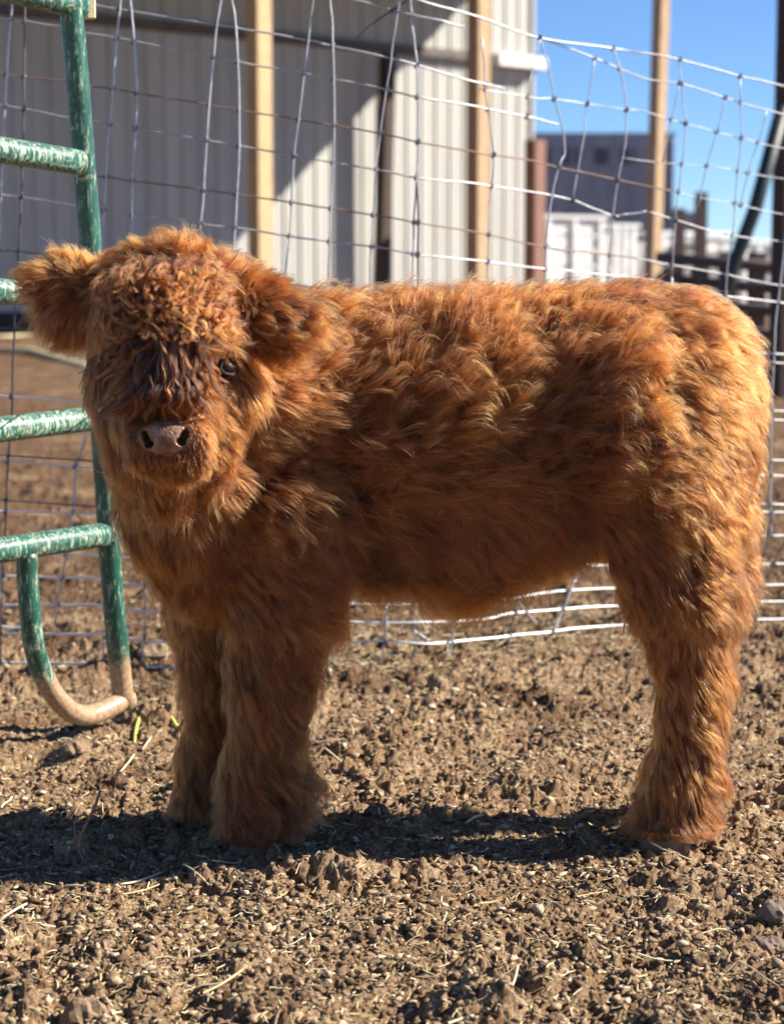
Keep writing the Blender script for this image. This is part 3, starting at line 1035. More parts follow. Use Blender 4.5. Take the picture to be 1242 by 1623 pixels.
def gate_tube(pts, r, name, wear, off=0.0, n=6, label=None, seg=24):
    P = [on_plane(a, b_, gP + gn * off, gn) for a, b_ in pts]
    P = smooth_path(P, n)
    V, Fc = tube(P, r, seg)
    o = mesh_obj(name, V, Fc, M['green'], smooth=True)
    at = o.data.attributes.new('wear', 'FLOAT', 'POINT')
    at.data.foreach_set('value', np.full(len(V), wear, np.float32))
    keep(gate, o)
    if label: o['label'] = label
    return o


def ext(p, q, k):
    """extend the segment p->q beyond q"""
    return (q[0] + (q[0] - p[0]) * k, q[1] + (q[1] - p[1]) * k)


gate_tube([(112, 4), (120, 90), (132, 240), (147, 440), (163, 700), (180, 950), (197, 1122)], 0.0205, 'post', 0.30, seg=28)
for (a, b_, wr) in (((-90, -42), (128, 10), 0.45), ((-90, 223), (124, 257), 0.62), ((-90, 458), (140, 468), 0.5), ((-90, 692), (158, 662), 0.6), ((-90, 886), (172, 846), 0.5)):
    far = ext(b_, a, 0.6)
    gate_tube([far, a, b_], 0.0225, 'rail', wr, off=-0.0, n=8)
gate_tube([(42, 874), (47, 960), (56, 1030), (76, 1085), (105, 1122), (135, 1134), (165, 1125), (205, 1106)], 0.0190, 'foot_loop', 0.45, n=8, seg=24)
gate_tube([(-330, -80), (-300, 300), (-270, 700), (-240, 1200)], 0.0205, 'post', 0.3, off=0.0)
# end cap bracket at the top right of the gate
c = on_plane(143, 14, gP, gn)
V, Fc = box(0, 0, -0.017, 0.017, 0.016, 0.030, 0.3, 0.002)
o = keep(gate, mesh_obj('bracket', [(x + c[0], y + c[1], z + c[2]) for x, y, z in V], Fc, M['strawm']))
# weld collars
for (px, py) in ((134, 258), (148, 467), (162, 661), (180, 846)):
    c = on_plane(px, py, gP, gn)
    ringp = [c + gdir * 0.019 + 0.0215 * (math.cos(a) * np.array([0, 0, 1]) + math.sin(a) * gn) for a in np.linspace(0, 2 * math.pi, 18)]
    o = mesh_obj('weld_bead', *tube(ringp, 0.003, 5, False), M['green'], smooth=True)
    at = o.data.attributes.new('wear', 'FLOAT', 'POINT')
    at.data.foreach_set('value', np.full(len(o.data.vertices), 0.9, np.float32))
    keep(gate, o)
#CALF
# ------------------------------------------------------------------ the calf
YM = 2.80          # middle plane of the body
PX = YM / F        # metres per photo pixel there


def Wb(px, py, Y):
    return W(px, py, Y)


PRIM = []   # (a, b, ra, rb, yscale, group)


def cone(a, b, ra, rb, ys=1.0, k=0.03):
    PRIM.append((Wb(*a), Wb(*b), ra * PX, rb * PX, ys, k))


# torso
cone((440, 695, 2.79), (760, 698, 2.795), 186, 198, 2.0)
cone((760, 698, 2.79), (1010, 655, 2.795), 196, 184, 1.95)
cone((1010, 650, 2.80), (1058, 640, 2.80), 160, 132, 1.1)
cone((1040, 700, 2.78), (1085, 800, 2.78), 130, 92, 1.05)
cone((1045, 650, 2.80), (1085, 560, 2.80), 100, 78, 1.0)
# chest and neck
cone((320, 780, 2.74), (430, 760, 2.80), 112, 150, 1.25)
cone((340, 870, 2.77), (420, 850, 2.80), 84, 110, 1.15)
cone((450, 640, 2.80), (330, 620, 2.72), 150, 112, 1.1)
cone((330, 620, 2.72), (265, 590, 2.64), 118, 92, 1.05)
cone((300, 730, 2.70), (330, 850, 2.76), 100, 84, 1.1)
# hind leg, near
cone((1050, 770, 2.745), (1082, 930, 2.735), 104, 74, 1.25, 0.02)
cone((1082, 930, 2.735), (1100, 1060, 2.735), 74, 48, 1.15, 0.015)
cone((1100, 1060, 2.735), (1092, 1230, 2.73), 46, 38, 1.0, 0.01)
cone((1092, 1230, 2.73), (1068, 1316, 2.725), 40, 40, 1.0, 0.01)
# hind leg, far
cone((1060, 770, 2.87), (1092, 920, 2.865), 100, 70, 1.25, 0.02)
cone((1092, 920, 2.865), (1105, 1040, 2.865), 68, 44, 1.15, 0.015)
cone((1105, 1040, 2.865), (1085, 1190, 2.865), 42, 34, 1.0, 0.01)
cone((1085, 1190, 2.865), (1060, 1262, 2.88), 36, 34, 1.0, 0.01)
# fore leg, near
cone((440, 800, 2.745), (447, 950, 2.735), 112, 74, 1.2, 0.02)
cone((447, 950, 2.735), (427, 1085, 2.73), 70, 50, 1.1, 0.015)
cone((427, 1085, 2.73), (420, 1225, 2.725), 46, 40, 1.0, 0.01)
cone((420, 1225, 2.725), (408, 1312, 2.72), 44, 42, 1.0, 0.01)
# fore leg, far
cone((350, 860, 2.86), (345, 960, 2.865), 80, 66, 1.1, 0.02)
cone((350, 960, 2.855), (346, 1075, 2.855), 62, 46, 1.0, 0.015)
cone((346, 1075, 2.855), (345, 1195, 2.855), 42, 36, 1.0, 0.01)
cone((345, 1195, 2.855), (336, 1272, 2.85), 40, 38, 1.0, 0.01)
# head
cone((270, 528, 2.60), (270, 510, 2.64), 84, 80, 1.0, 0.02)
cone((272, 545, 2.58), (264, 640, 2.545), 80, 62, 1.0, 0.02)
cone((264, 640, 2.545), (262, 692, 2.525), 54, 38, 1.0, 0.012)
cone((218, 610, 2.61), (228, 695, 2.60), 58, 46, 1.0, 0.02)
cone((330, 610, 2.61), (305, 695, 2.60), 60, 46, 1.0, 0.02)
cone((264, 735, 2.555), (268, 745, 2.60), 32, 36, 1.0, 0.012)
cone((212, 492, 2.64), (336, 492, 2.64), 54, 54, 1.0, 0.02)      # poll
# ears (flat leaves, built from two flattened cones each)
cone((178, 474, 2.66), (112, 462, 2.645), 36, 50, 2.0, 0.010)
cone((112, 462, 2.645), (66, 446, 2.63), 50, 22, 2.0, 0.008)
cone((376, 486, 2.64), (430, 500, 2.600), 32, 42, 2.0, 0.008)
cone((430, 500, 2.600), (470, 506, 2.60), 42, 24, 2.0, 0.008)
# tail
cone((1150, 540, 2.80), (1178, 690, 2.80), 20, 16, 1.0, 0.01)
cone((1178, 690, 2.80), (1166, 900, 2.80), 14, 12, 1.0, 0.006)


def sdf(P):
    """smooth union of tapered capsules; P (n,3)"""
    d = None
    for a, b, ra, rb, ys, k in PRIM:
        sc3 = np.array([1, ys, 1])
        q = (P - a) * sc3; ab = (b - a) * sc3
        h = np.clip((q @ ab) / (ab @ ab + 1e-12), 0, 1)
        di = np.sqrt(((q - h[:, None] * ab) ** 2).sum(1)) - (ra + (rb - ra) * h)
        if d is None: d = di
        else:
            m = np.maximum(k - np.abs(d - di), 0) / k
            d = np.minimum(d, di) - m * m * k * 0.25
    return d


def surface_nets(fn, lo, hi, step):
    ax = [np.arange(lo[i], hi[i] + step, step) for i in range(3)]
    sh = [len(a) for a in ax]
    D = np.empty(sh, np.float32)
    Yg, Zg = np.meshgrid(ax[1], ax[2], indexing='ij')
    for i, x in enumerate(ax[0]):
        P = np.stack([np.full(Yg.size, x), Yg.ravel(), Zg.ravel()], -1)
        D[i] = fn(P).reshape(Yg.shape)
    ins = D < 0
    n = [s - 1 for s in sh]
    cnt = np.zeros(n, np.int32); acc = np.zeros(n + [3], np.float32)
    offs = [(i, j, k) for i in (0, 1) for j in (0, 1) for k in (0, 1)]
    for ax_i in range(3):
        for o in offs:
            if o[ax_i] == 1: continue
            o2 = list(o); o2[ax_i] = 1
            A = D[o[0]:o[0] + n[0], o[1]:o[1] + n[1], o[2]:o[2] + n[2]]
            B = D[o2[0]:o2[0] + n[0], o2[1]:o2[1] + n[1], o2[2]:o2[2] + n[2]]
            cr = (A < 0) != (B < 0)
            t = np.where(cr, A / np.where(cr, A - B, 1), 0)
            cnt += cr
            for c in range(3):
                acc[..., c] += cr * (o[c] + (t if c == ax_i else 0))
    act = cnt > 0
    vid = -np.ones(n, np.int64)
    vid[act] = np.arange(act.sum())
    ijk = np.argwhere(act)
    V = (ijk + acc[act] / cnt[act][:, None]) * step + np.array(lo)
    Q = []
    for a in range(3):
        b, c = (a + 1) % 3, (a + 2) % 3
        sl0 = [slice(None)] * 3; sl1 = [slice(None)] * 3
        sl0[a] = slice(0, -1); sl1[a] = slice(1, None)
        cr = ins[tuple(sl0)] != ins[tuple(sl1)]
        E = np.argwhere(cr)
        E = E[(E[:, b] > 0) & (E[:, c] > 0) & (E[:, b] < n[b]) & (E[:, c] < n[c])]
        flip = ins[E[:, 0], E[:, 1], E[:, 2]]
        q = []
        for db, dc in ((-1, -1), (0, -1), (0, 0), (-1, 0)):
            F_ = E.copy(); F_[:, b] += db; F_[:, c] += dc
            q.append(vid[F_[:, 0], F_[:, 1], F_[:, 2]])
        q = np.stack(q, -1)
        q[~flip] = q[~flip][:, ::-1]
        Q.append(q)
    return V, np.concatenate(Q)


allp = np.array([p for r in PRIM for p in (r[0], r[1])])
lo = allp.min(0) - 0.2; hi = allp.max(0) + 0.2
BV, BQ = surface_nets(sdf, lo, hi, 0.0075)


def grad(P, e=0.002):
    g = np.empty_like(P)
    for c in range(3):
        o = np.zeros(3); o[c] = e
        g[:, c] = sdf(P + o) - sdf(P - o)
    return g / (np.linalg.norm(g, axis=1)[:, None] + 1e-9)


calf = empty('calf', (0.1, YM, 0))
tag(calf, 'fluffy ginger Highland calf standing sideways with its face turned to us', 'calf')
M['skin'] = simple('calf_skin', (0.085, 0.034, 0.014), 0.2, 30, 0.9, 0.002)
body_me = fast_mesh('body', BV, BQ, M['skin'])
keep(calf, link('body', body_me))

# ---- bare muzzle with nostrils and mouth
NC = W(262, 694, 2.470)
ns = 2.47 / F
MPR = [  # centre px offset, depth offset, radii px
    ((0, 0), 0.008, (47, 30, 33)),
    ((-34, 3), 0.016, (28, 26, 29)), ((36, 2), 0.016, (29, 26, 29)),
    ((0, 28), 0.022, (42, 28, 20)),
    ((-34, 26), 0.026, (24, 24, 20)), ((38, 26), 0.026, (26, 24, 22)),
    ((2, 48), 0.032, (34, 24, 15)),
]


def muzzle(P):
    d = None
    for (ox, oy), dy, (rx, ry, rz) in MPR:
        c = NC + np.array([ox * ns, dy, -oy * ns]); r = np.array([rx, ry, rz]) * ns
        q = (P - c) / r
        l = np.sqrt((q ** 2).sum(1)) + 1e-9
        di = (l - 1) * r.min()
        k = 0.010
        if d is None: d = di
        else:
            m = np.maximum(k - np.abs(d - di), 0) / k
            d = np.minimum(d, di) - m * m * k * 0.25
    # nostrils: slanted ellipsoid holes, comma shaped
    for sx, ox, oy, ang in ((-1, -29, 0, -0.42), (1, 31, -4, 0.50)):
        for (ex, ey, rx, rz, dd) in ((0, 0, 6.3, 13.5, 0), (-sx * 5, 10, 8, 5, 0.0)):
            c = NC + np.array([(ox + ex) * ns, -0.012 + dd, -(oy + ey) * ns])
            q = P - c
            ca, sa = math.cos(ang), math.sin(ang)
            x = q[:, 0] * ca - q[:, 2] * sa; z = q[:, 0] * sa + q[:, 2] * ca
            l = np.sqrt((x / (rx * ns)) ** 2 + (q[:, 1] / 0.030) ** 2 + (z / (rz * ns)) ** 2)
            di = (l - 1) * rx * ns
            k = 0.003
            m = np.maximum(k - np.abs(d + di), 0) / k
            d = np.maximum(d, -di) + m * m * k * 0.25
    # mouth line and groove under the nose
    q = P - (NC + np.array([0, 0, -41 * ns]))
    z = q[:, 2] - 0.35 * np.abs(q[:, 0]) * 0.6
    di = np.sqrt(z ** 2 + ((q[:, 1]) / 8) ** 2 + (np.maximum(np.abs(q[:, 0]) - 0.026, 0)) ** 2) - 0.0020
    d = np.maximum(d, -di)
    q = P - (NC + np.array([1 * ns, -0.018, -24 * ns]))
    di = np.sqrt((q[:, 0]) ** 2 + (q[:, 1]) ** 2) - 0.0035
    di = np.maximum(di, np.abs(q[:, 2]) - 0.012)
    k = 0.004
    m = np.maximum(k - np.abs(d + di), 0) / k
    d = np.maximum(d, -di) + m * m * k * 0.25
    return d + 0.0005 * (fbm(P[:, 0] * 260, P[:, 2] * 260 + P[:, 1] * 90, 5, 3))


MV, MQ = surface_nets(muzzle, NC - [0.08, 0.05, 0.08], NC + [0.08, 0.085, 0.06], 0.0012)


def mat_nose():
    m, nt, b = new_mat('moist_nose_skin')
    geo = nt.nodes.new('ShaderNodeNewGeometry')
    v = geo.outputs['Position']
    n = noise(nt, 70, 6, 0.65, v)
    c = ramp(nt, n.outputs[0], [(0.30, (0.070, 0.032, 0.018)), (0.50, (0.20, 0.098, 0.056)), (0.72, (0.36, 0.21, 0.13))])
    nt.links.new(c.outputs[0], b.inputs['Base Color'])
    b.inputs['Roughness'].default_value = 0.42
    vo = nt.nodes.new('ShaderNodeTexVoronoi'); vo.inputs['Scale'].default_value = 420
    nt.links.new(v, vo.inputs['Vector'])
    bump(nt, vo.outputs[0], 0.6, 0.0012, b)
    return m


M['nose'] = mat_nose()
keep(calf, link('muzzle', fast_mesh('muzzle', MV, MQ, M['nose'])))

# ---- eyes
M['eye'] = simple('dark_eye', (0.008, 0.005, 0.004), 0.1, 50, 0.22, 0.0)
M['eye'].node_tree.nodes['Principled BSDF'].inputs['Specular IOR Level'].default_value = 0.35
M['lid'] = simple('eyelid_skin', (0.022, 0.011, 0.009), 0.2, 90, 0.85, 0.0008)


def ellipsoid(c, r, seg=24, ring=14):
    V = [(c[0], c[1], c[2] + r[2])]
    for i in range(1, ring):
        a = math.pi * i / ring
        for k in range(seg):
            b_ = 2 * math.pi * k / seg
            V.append((c[0] + r[0] * math.sin(a) * math.cos(b_), c[1] + r[1] * math.sin(a) * math.sin(b_), c[2] + r[2] * math.cos(a)))
    V.append((c[0], c[1], c[2] - r[2]))
    Fc = [(0, 1 + k, 1 + (k + 1) % seg) for k in range(seg)]
    for i in range(ring - 2):
        for k in range(seg):
            a, b_ = 1 + i * seg + k, 1 + i * seg + (k + 1) % seg
            Fc.append((a, a + seg, b_ + seg, b_))
    o = 1 + (ring - 2) * seg; e = len(V) - 1
    Fc += [(o + k, e, o + (k + 1) % seg) for k in range(seg)]
    return V, Fc


def march(px, py, y0=2.40):
    """first point of the body seen at this pixel"""
    C = np.array([0, 0, CAMZ]); d = ray(px, py); d = d / np.linalg.norm(d)
    t = y0
    for _ in range(200):
        s = sdf((C + d * t)[None])[0]
        if s < 0.0005: break
        t += max(s, 0.0005)
    return C + d * t


EYES = []
for px, py in ((187, 553), (355, 583)):
    p = march(px, py)
    EYES.append(p)
    n_ = grad(p[None])[0]
    c = p + n_ * 0.0015
    e = keep(calf, mesh_obj('eye', *ellipsoid(c, (0.0138, 0.0138, 0.0130)), M['eye'], smooth=True))
    t1 = np.cross(n_, [0, 0, 1.0]); t1 /= np.linalg.norm(t1)
    t2 = np.cross(t1, n_)
    if t2[2] < 0: t2 = -t2
    lidp = []
    ringn = 22
    for k in range(ringn + 1):
        a = 2 * math.pi * k / ringn
        lidp.append(c + n_ * 0.0105 + t1 * 0.0165 * math.cos(a) + t2 * 0.0102 * math.sin(a) - n_ * 0.004 * abs(math.cos(a)))
    lid = mesh_obj('eyelid', *tube(lidp, 0.0026, 8, False), M['lid'], smooth=True)
    lid.parent = e

# ---- hooves: two claws each
M['hoof'] = simple('grey_hoof', (0.15, 0.11, 0.08), 0.3, 60, 0.85, 0.001)
for (px, py, Y, r) in ((398, 1344, 2.705, 38), (330, 1312, 2.845, 32), (1050, 1352, 2.705, 40), (1052, 1296, 2.875, 32)):
    parts = []
    p = W(px, py, Y)
    g = float(gh(np.array([p[0]]), np.array([p[1]]), False)[0])
    for s in (-1, 1):
        V = []; Fc = []
        rr = r * PX
        # claw section rings from sole to coronet; toe points left (towards -x)
        for i, (h, k, sh_) in enumerate(((-0.004, 1.0, 0.0), (0.010, 0.98, 0.06), (0.028, 0.86, 0.24), (0.048, 0.66, 0.50), (0.056, 0.45, 0.6))):
            for j in range(14):
                a = 2 * math.pi * j / 14
                x = math.cos(a) * rr * 1.05 * k; y = math.sin(a) * rr * 0.50 * k
                if x < 0: y *= 0.72
                V.append((p[0] + x + sh_ * rr * 0.6, p[1] + y + s * rr * 0.50, g + h))
        for i in range(4):
            for j in range(14):
                Fc.append((i * 14 + j, i * 14 + (j + 1) % 14, (i + 1) * 14 + (j + 1) % 14, (i + 1) * 14 + j))
        Fc.append(tuple(range(14))[::-1]); Fc.append(tuple(56 + j for j in range(14)))
        keep(calf, mesh_obj('hoof', V, Fc, M['hoof'], smooth=True))

# ---- coat
# guides: px, py, Y(depth), comb direction in the picture (right, down, away), length px, lift, curl, tint (coat tone, some sun and shade painted in)
Gd = [
    # back, rump
    (520, 500, 2.80, .55, -.35, 0, 55, .75, .6, 0), (620, 510, 2.80, .45, -.55, 0, 52, .8, .5, 0), (720, 505, 2.80, .5, -.5, 0, 50, .8, .5, 0),
    (830, 490, 2.80, .6, -.35, 0, 46, .75, .5, 0), (940, 485, 2.80, .8, -.1, 0, 42, .6, .5, 0), (1050, 490, 2.80, .9, .1, 0, 36, .5, .4, 0), (1130, 540, 2.80, .8, .55, 0, 34, .45, .3, 0),
    (600, 590, 2.68, .8, -.15, 0, 56, .6, 1.0, 0), (720, 590, 2.67, .8, .0, 0, 56, .6, .9, 0), (850, 580, 2.67, .85, .15, 0, 54, .55, .9, 0), (980, 580, 2.67, .8, .35, 0, 48, .5, .8, 0),
    (1090, 620, 2.68, .65, .6, 0, 38, .4, .4, 0), (1170, 680, 2.74, .5, .85, 0, 34, .45, .3, 0),
    (560, 680, 2.67, .75, .35, 0, 60, .6, 1.2, 0), (680, 680, 2.66, .75, .4, 0, 62, .55, 1.2, 0), (800, 680, 2.66, .75, .5, 0, 60, .5, 1.1, 0), (920, 690, 2.66, .6, .65, 0, 56, .5, 1.1, 0),
    (1030, 720, 2.67, .45, .8, 0, 46, .5, .9, 0), (1130, 780, 2.70, .35, .9, 0, 38, .4, .5, 0),
    # lower flank and belly: negative tints paint the shaded side darker
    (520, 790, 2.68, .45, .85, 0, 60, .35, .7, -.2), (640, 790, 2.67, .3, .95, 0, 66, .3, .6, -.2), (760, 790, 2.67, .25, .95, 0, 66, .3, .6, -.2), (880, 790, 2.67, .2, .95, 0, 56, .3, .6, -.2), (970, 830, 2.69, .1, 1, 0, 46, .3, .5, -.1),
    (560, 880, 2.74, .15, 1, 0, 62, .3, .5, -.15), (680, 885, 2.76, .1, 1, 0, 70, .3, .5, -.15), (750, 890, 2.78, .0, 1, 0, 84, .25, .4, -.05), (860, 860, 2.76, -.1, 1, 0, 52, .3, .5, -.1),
    # hind leg
    (1040, 880, 2.66, .0, 1, 0, 42, .35, .7, 0), (1110, 900, 2.68, .3, .95, 0, 40, .35, .5, 0), (1160, 880, 2.74, .5, .85, 0, 36, .4, .3, 0),
    (1060, 1000, 2.68, -.15, 1, 0, 36, .4, .6, 0), (1130, 1020, 2.70, .25, .95, 0, 36, .4, .4, 0), (1060, 1120, 2.70, -.1, 1, 0, 32, .4, .5, 0), (1120, 1120, 2.70, .2, 1, 0, 32, .4, .4, 0),
    (1060, 1230, 2.70, -.25, 1, 0, 50, .45, .5, 0), (1115, 1230, 2.70, .3, 1, 0, 44, .4, .4, 0), (1040, 1290, 2.70, -.45, .85, 0, 62, .5, .5, 0), (1100, 1295, 2.70, .5, .9, 0, 54, .5, .5, 0),
    # neck, shoulder
    (430, 600, 2.66, .65, .4, 0, 60, .55, .6, .15), (470, 560, 2.70, .7, -.1, 0, 55, .6, .7, .1), (440, 700, 2.66, .6, .7, 0, 62, .5, .7, .1), (400, 780, 2.66, .45, .9, 0, 66, .45, .6, .05),
    (390, 680, 2.62, .5, .8, 0, 55, .5, .4, .25), (480, 820, 2.66, .35, .95, 0, 60, .35, .6, -.1),
    (330, 800, 2.62, .1, 1, 0, 62, .4, .5, -.05), (260, 820, 2.64, -.15, 1, 0, 55, .4, .4, -.05), (210, 780, 2.66, -.4, .9, 0, 46, .45, .3, 0), (240, 900, 2.72, -.4, .9, 0, 50, .4, .3, -.1),
    (400, 900, 2.66, .2, 1, 0, 58, .35, .6, -.15), (320, 900, 2.70, -.15, 1, 0, 54, .35, .5, -.15), (500, 920, 2.70, .45, .9, 0, 52, .4, .6, -.15),
    # fore legs
    (440, 1000, 2.66, .1, 1, 0, 50, .35, .6, -.05), (380, 1010, 2.70, -.25, 1, 0, 46, .4, .5, -.05), (500, 1010, 2.70, .4, .9, 0, 46, .4, .5, -.05),
    (420, 1100, 2.68, .0, 1, 0, 40, .4, .6, -.08), (480, 1120, 2.70, .45, .9, 0, 44, .45, .5, -.08), (365, 1110, 2.70, -.3, 1, 0, 38, .4, .5, -.08),
    (410, 1220, 2.68, -.05, 1, 0, 54, .5, .6, -.1), (470, 1230, 2.70, .6, .75, 0, 62, .6, .5, -.1), (370, 1240, 2.70, -.35, .9, 0, 52, .5, .5, -.1),
    (380, 1295, 2.69, -.4, .8, 0, 40, .6, .6, -.12), (440, 1295, 2.69, .5, .8, 0, 44, .6, .6, -.12), (410, 1300, 2.67, 0, 1, 0, 38, .5, .6, -.12),
    (290, 1060, 2.84, -.5, .9, 0, 38, .45, .5, -.08), (290, 1170, 2.85, -.5, .9, 0, 52, .5, .5, -.1), (290, 1250, 2.85, -.5, .8, 0, 56, .5, .5, -.12), (340, 1180, 2.84, 0, 1, 0, 36, .45, .5, -.1),
    # head: poll and forehead curls
    (272, 420, 2.62, .0, -1, 0, 56, .95, .6, .1), (220, 430, 2.62, -.35, -.95, 0, 52, .9, .6, .1), (330, 430, 2.62, .45, -.8, 0, 50, .9, .6, .1), (185, 430, 2.62, -.6, -.7, 0, 44, .8, .5, 0), (372, 435, 2.62, .8, -.3, 0, 48, .8, .6, .1),
    (272, 455, 2.54, .0, .5, 0, 32, .9, 2.3, .0), (220, 460, 2.55, -.3, .6, 0, 32, .9, 2.2, .0), (330, 460, 2.55, .4, .6, 0, 34, .9, 1.8, .1), (240, 505, 2.52, -.1, 1, 0, 36, .8, 2.2, -.1), (300, 505, 2.52, .1, 1, 0, 38, .8, 2.2, -.05),
    (350, 500, 2.56, .4, .8, 0, 42, .6, .9, .25), (185, 500, 2.58, -.3, .95, 0, 38, .5, .5, -.2),
    # bangs hanging over the nose bridge: long, wavy, dull
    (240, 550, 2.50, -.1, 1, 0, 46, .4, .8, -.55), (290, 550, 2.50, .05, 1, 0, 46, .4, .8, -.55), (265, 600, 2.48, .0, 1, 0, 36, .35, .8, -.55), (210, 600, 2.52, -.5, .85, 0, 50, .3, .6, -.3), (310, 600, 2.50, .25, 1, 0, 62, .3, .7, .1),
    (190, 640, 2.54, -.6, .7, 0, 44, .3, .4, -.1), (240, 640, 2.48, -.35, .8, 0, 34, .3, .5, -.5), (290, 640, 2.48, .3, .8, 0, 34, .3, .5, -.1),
    # right cheek: raised tints paint it as sunlit
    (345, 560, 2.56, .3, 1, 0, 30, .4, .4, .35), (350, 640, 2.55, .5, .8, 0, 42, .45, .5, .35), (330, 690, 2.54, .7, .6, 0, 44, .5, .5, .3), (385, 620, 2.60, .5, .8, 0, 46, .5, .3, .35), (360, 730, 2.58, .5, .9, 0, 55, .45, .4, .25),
    # left cheek (dark tint paints its shade), chin
    (165, 600, 2.60, -.35, .95, 0, 36, .4, .3, -.2), (175, 690, 2.60, -.3, .95, 0, 44, .4, .3, .05), (205, 740, 2.56, -.2, 1, 0, 48, .4, .4, .1), (270, 755, 2.50, .0, 1, 0, 46, .4, .5, .2), (310, 740, 2.52, .3, .95, 0, 48, .4, .5, .25), (235, 750, 2.52, -.1, 1, 0, 42, .4, .4, .1),
    # left ear: dark tint inside paints its shade
    (72, 440, 2.62, -1, -.1, 0, 30, .6, .2, .1), (100, 412, 2.64, -.5, -.9, 0, 30, .7, .2, .35), (150, 420, 2.64, -.2, -1, 0, 26, .7, .2, .2), (100, 495, 2.64, -.45, .9, 0, 40, .5, .2, -.05), (145, 505, 2.64, -.3, 1, 0, 46, .5, .2, -.1), (120, 455, 2.60, -.7, .3, 0, 30, .5, .3, -.25),
    # right ear: tints paint the lit fringe and the shade beside the cheek
    (430, 463, 2.62, .5, -.6, 0, 30, .6, .3, .1), (470, 475, 2.62, .9, -.3, 0, 30, .6, .3, .05), (480, 512, 2.62, .9, .4, 0, 32, .6, .3, .1), (440, 545, 2.62, .5, .85, 0, 44, .55, .3, .4), (400, 540, 2.62, .2, 1, 0, 36, .4, .3, -.3), (430, 505, 2.58, .75, .4, 0, 30, .5, .4, -.1),
    # tail
    (1185, 640, 2.78, .4, .9, 0, 24, .5, .3, .1), (1185, 760, 2.78, .35, .95, 0, 34, .5, .5, .0), (1170, 890, 2.78, .2, 1, 0, 46, .45, .6, -.15),
]
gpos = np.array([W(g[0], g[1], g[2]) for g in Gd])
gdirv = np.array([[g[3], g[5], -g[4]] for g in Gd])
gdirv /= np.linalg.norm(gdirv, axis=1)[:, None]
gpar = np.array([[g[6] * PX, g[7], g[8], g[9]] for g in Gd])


def field(P):
    """comb direction and (length, lift, curl, tint) blended from the guides; the far side mirrors the near side"""
    Q = P.copy()
    far = Q[:, 1] > YM
    bodyside = far & (P[:, 2] > 0.0)
    Q[:, 1] = np.where(bodyside & (P[:, 2] > 0.36), 2 * YM - Q[:, 1], Q[:, 1])
    D = np.zeros((len(P), 3)); Pm = np.zeros((len(P), 4))
    for s in range(0, len(P), 20000):
        q = Q[s:s + 20000]
        df = (q[:, None, :] - gpos[None]) * np.array([1, 0.7, 1])
        d2 = (df ** 2).sum(2) + 0.00006
        w = 1 / d2 ** 2.2
        w /= w.sum(1)[:, None]
        D[s:s + 20000] = w @ gdirv
        Pm[s:s + 20000] = w @ gpar
    D /= np.linalg.norm(D, axis=1)[:, None] + 1e-9
    return D, Pm


# sample roots
tri = np.concatenate([BQ[:, [0, 1, 2]], BQ[:, [0, 2, 3]]])
A_, B_, C_ = BV[tri[:, 0]], BV[tri[:, 1]], BV[tri[:, 2]]
nrm = np.cross(B_ - A_, C_ - A_)
area = np.linalg.norm(nrm, axis=1) / 2
cen = (A_ + B_ + C_) / 3
fn = nrm / (2 * area[:, None] + 1e-12)
view = np.array([0, 0, CAMZ]) - cen
view /= np.linalg.norm(view, axis=1)[:, None]
vis = (fn * view).sum(1)
wgt = area * np.where(vis > -0.25, 1.0, 0.28)
inhead = np.linalg.norm((cen - W(270, 570, 2.58)) * [1, .6, .8], axis=1) < 0.16
wgt = wgt * np.where(inhead, 2.3, 1.0)
NS = FUR_N
wgt /= wgt.sum()
ti = rng.choice(len(tri), NS, p=wgt)
r1, r2 = np.sqrt(rng.random(NS)), rng.random(NS)
R0 = (1 - r1)[:, None] * A_[ti] + (r1 * (1 - r2))[:, None] * B_[ti] + (r1 * r2)[:, None] * C_[ti]
# no hair on the muzzle or the eyes
mz = muzzle(R0)
km = mz > 0.0015
mzf = np.clip((mz - 0.001) / 0.034, 0.10, 1)
ef = np.ones(NS)
for e in EYES:
    d = np.linalg.norm(R0 - e, axis=1)
    km &= d > 0.017
    ef = np.minimum(ef, np.clip((d - 0.014) / 0.034, 0.10, 1))
km &= R0[:, 2] > 0.012
_ox = (R0[:, 0] - NC[0]) / ns; _oz = -(R0[:, 2] - NC[2]) / ns
km &= ~((np.sqrt((_ox / 54) ** 2 + (_oz / 33) ** 2) < 1.0) & (R0[:, 1] < NC[1] + 0.05))
R0 = R0[km]; mzf = mzf[km]; ef = ef[km]
NR = grad(R0)
# short velvet on the lips, chin and sides of the muzzle, none on the nose pad
pick = rng.choice(len(MQ), 60000)
w4 = rng.dirichlet((1, 1, 1, 1), 60000)
RM = (MV[MQ[pick]] * w4[:, :, None]).sum(1)
gm = np.stack([muzzle(RM + o) - muzzle(RM - o) for o in np.eye(3) * 0.001], -1)
gm /= np.linalg.norm(gm, axis=1)[:, None] + 1e-9
ox = (RM[:, 0] - NC[0]) / ns; oz = -(RM[:, 2] - NC[2]) / ns
pad = np.sqrt((ox / 42) ** 2 + ((oz + 1) / 25) ** 2)
kk = (pad > 1.0) & ~((oz > 36) & (oz < 47) & (np.abs(ox) < 30)) & (sdf(RM) > -0.002) & (RM[:, 1] > NC[1] - 0.04)
RM, gm, pad = RM[kk], gm[kk], pad[kk]
lm = np.clip((pad - 1.0) / 1.3, 0.07, 0.45)
R0 = np.vstack([R0, RM]); NR = np.vstack([NR, gm]); mzf = np.concatenate([mzf, lm]); ef = np.concatenate([ef, np.ones(len(RM))])
NS = len(R0)
D0, PR = field(R0)


def tangential(D, Nn):
    T = D - (D * Nn).sum(1)[:, None] * Nn
    return T / (np.linalg.norm(T, axis=1)[:, None] + 1e-6)


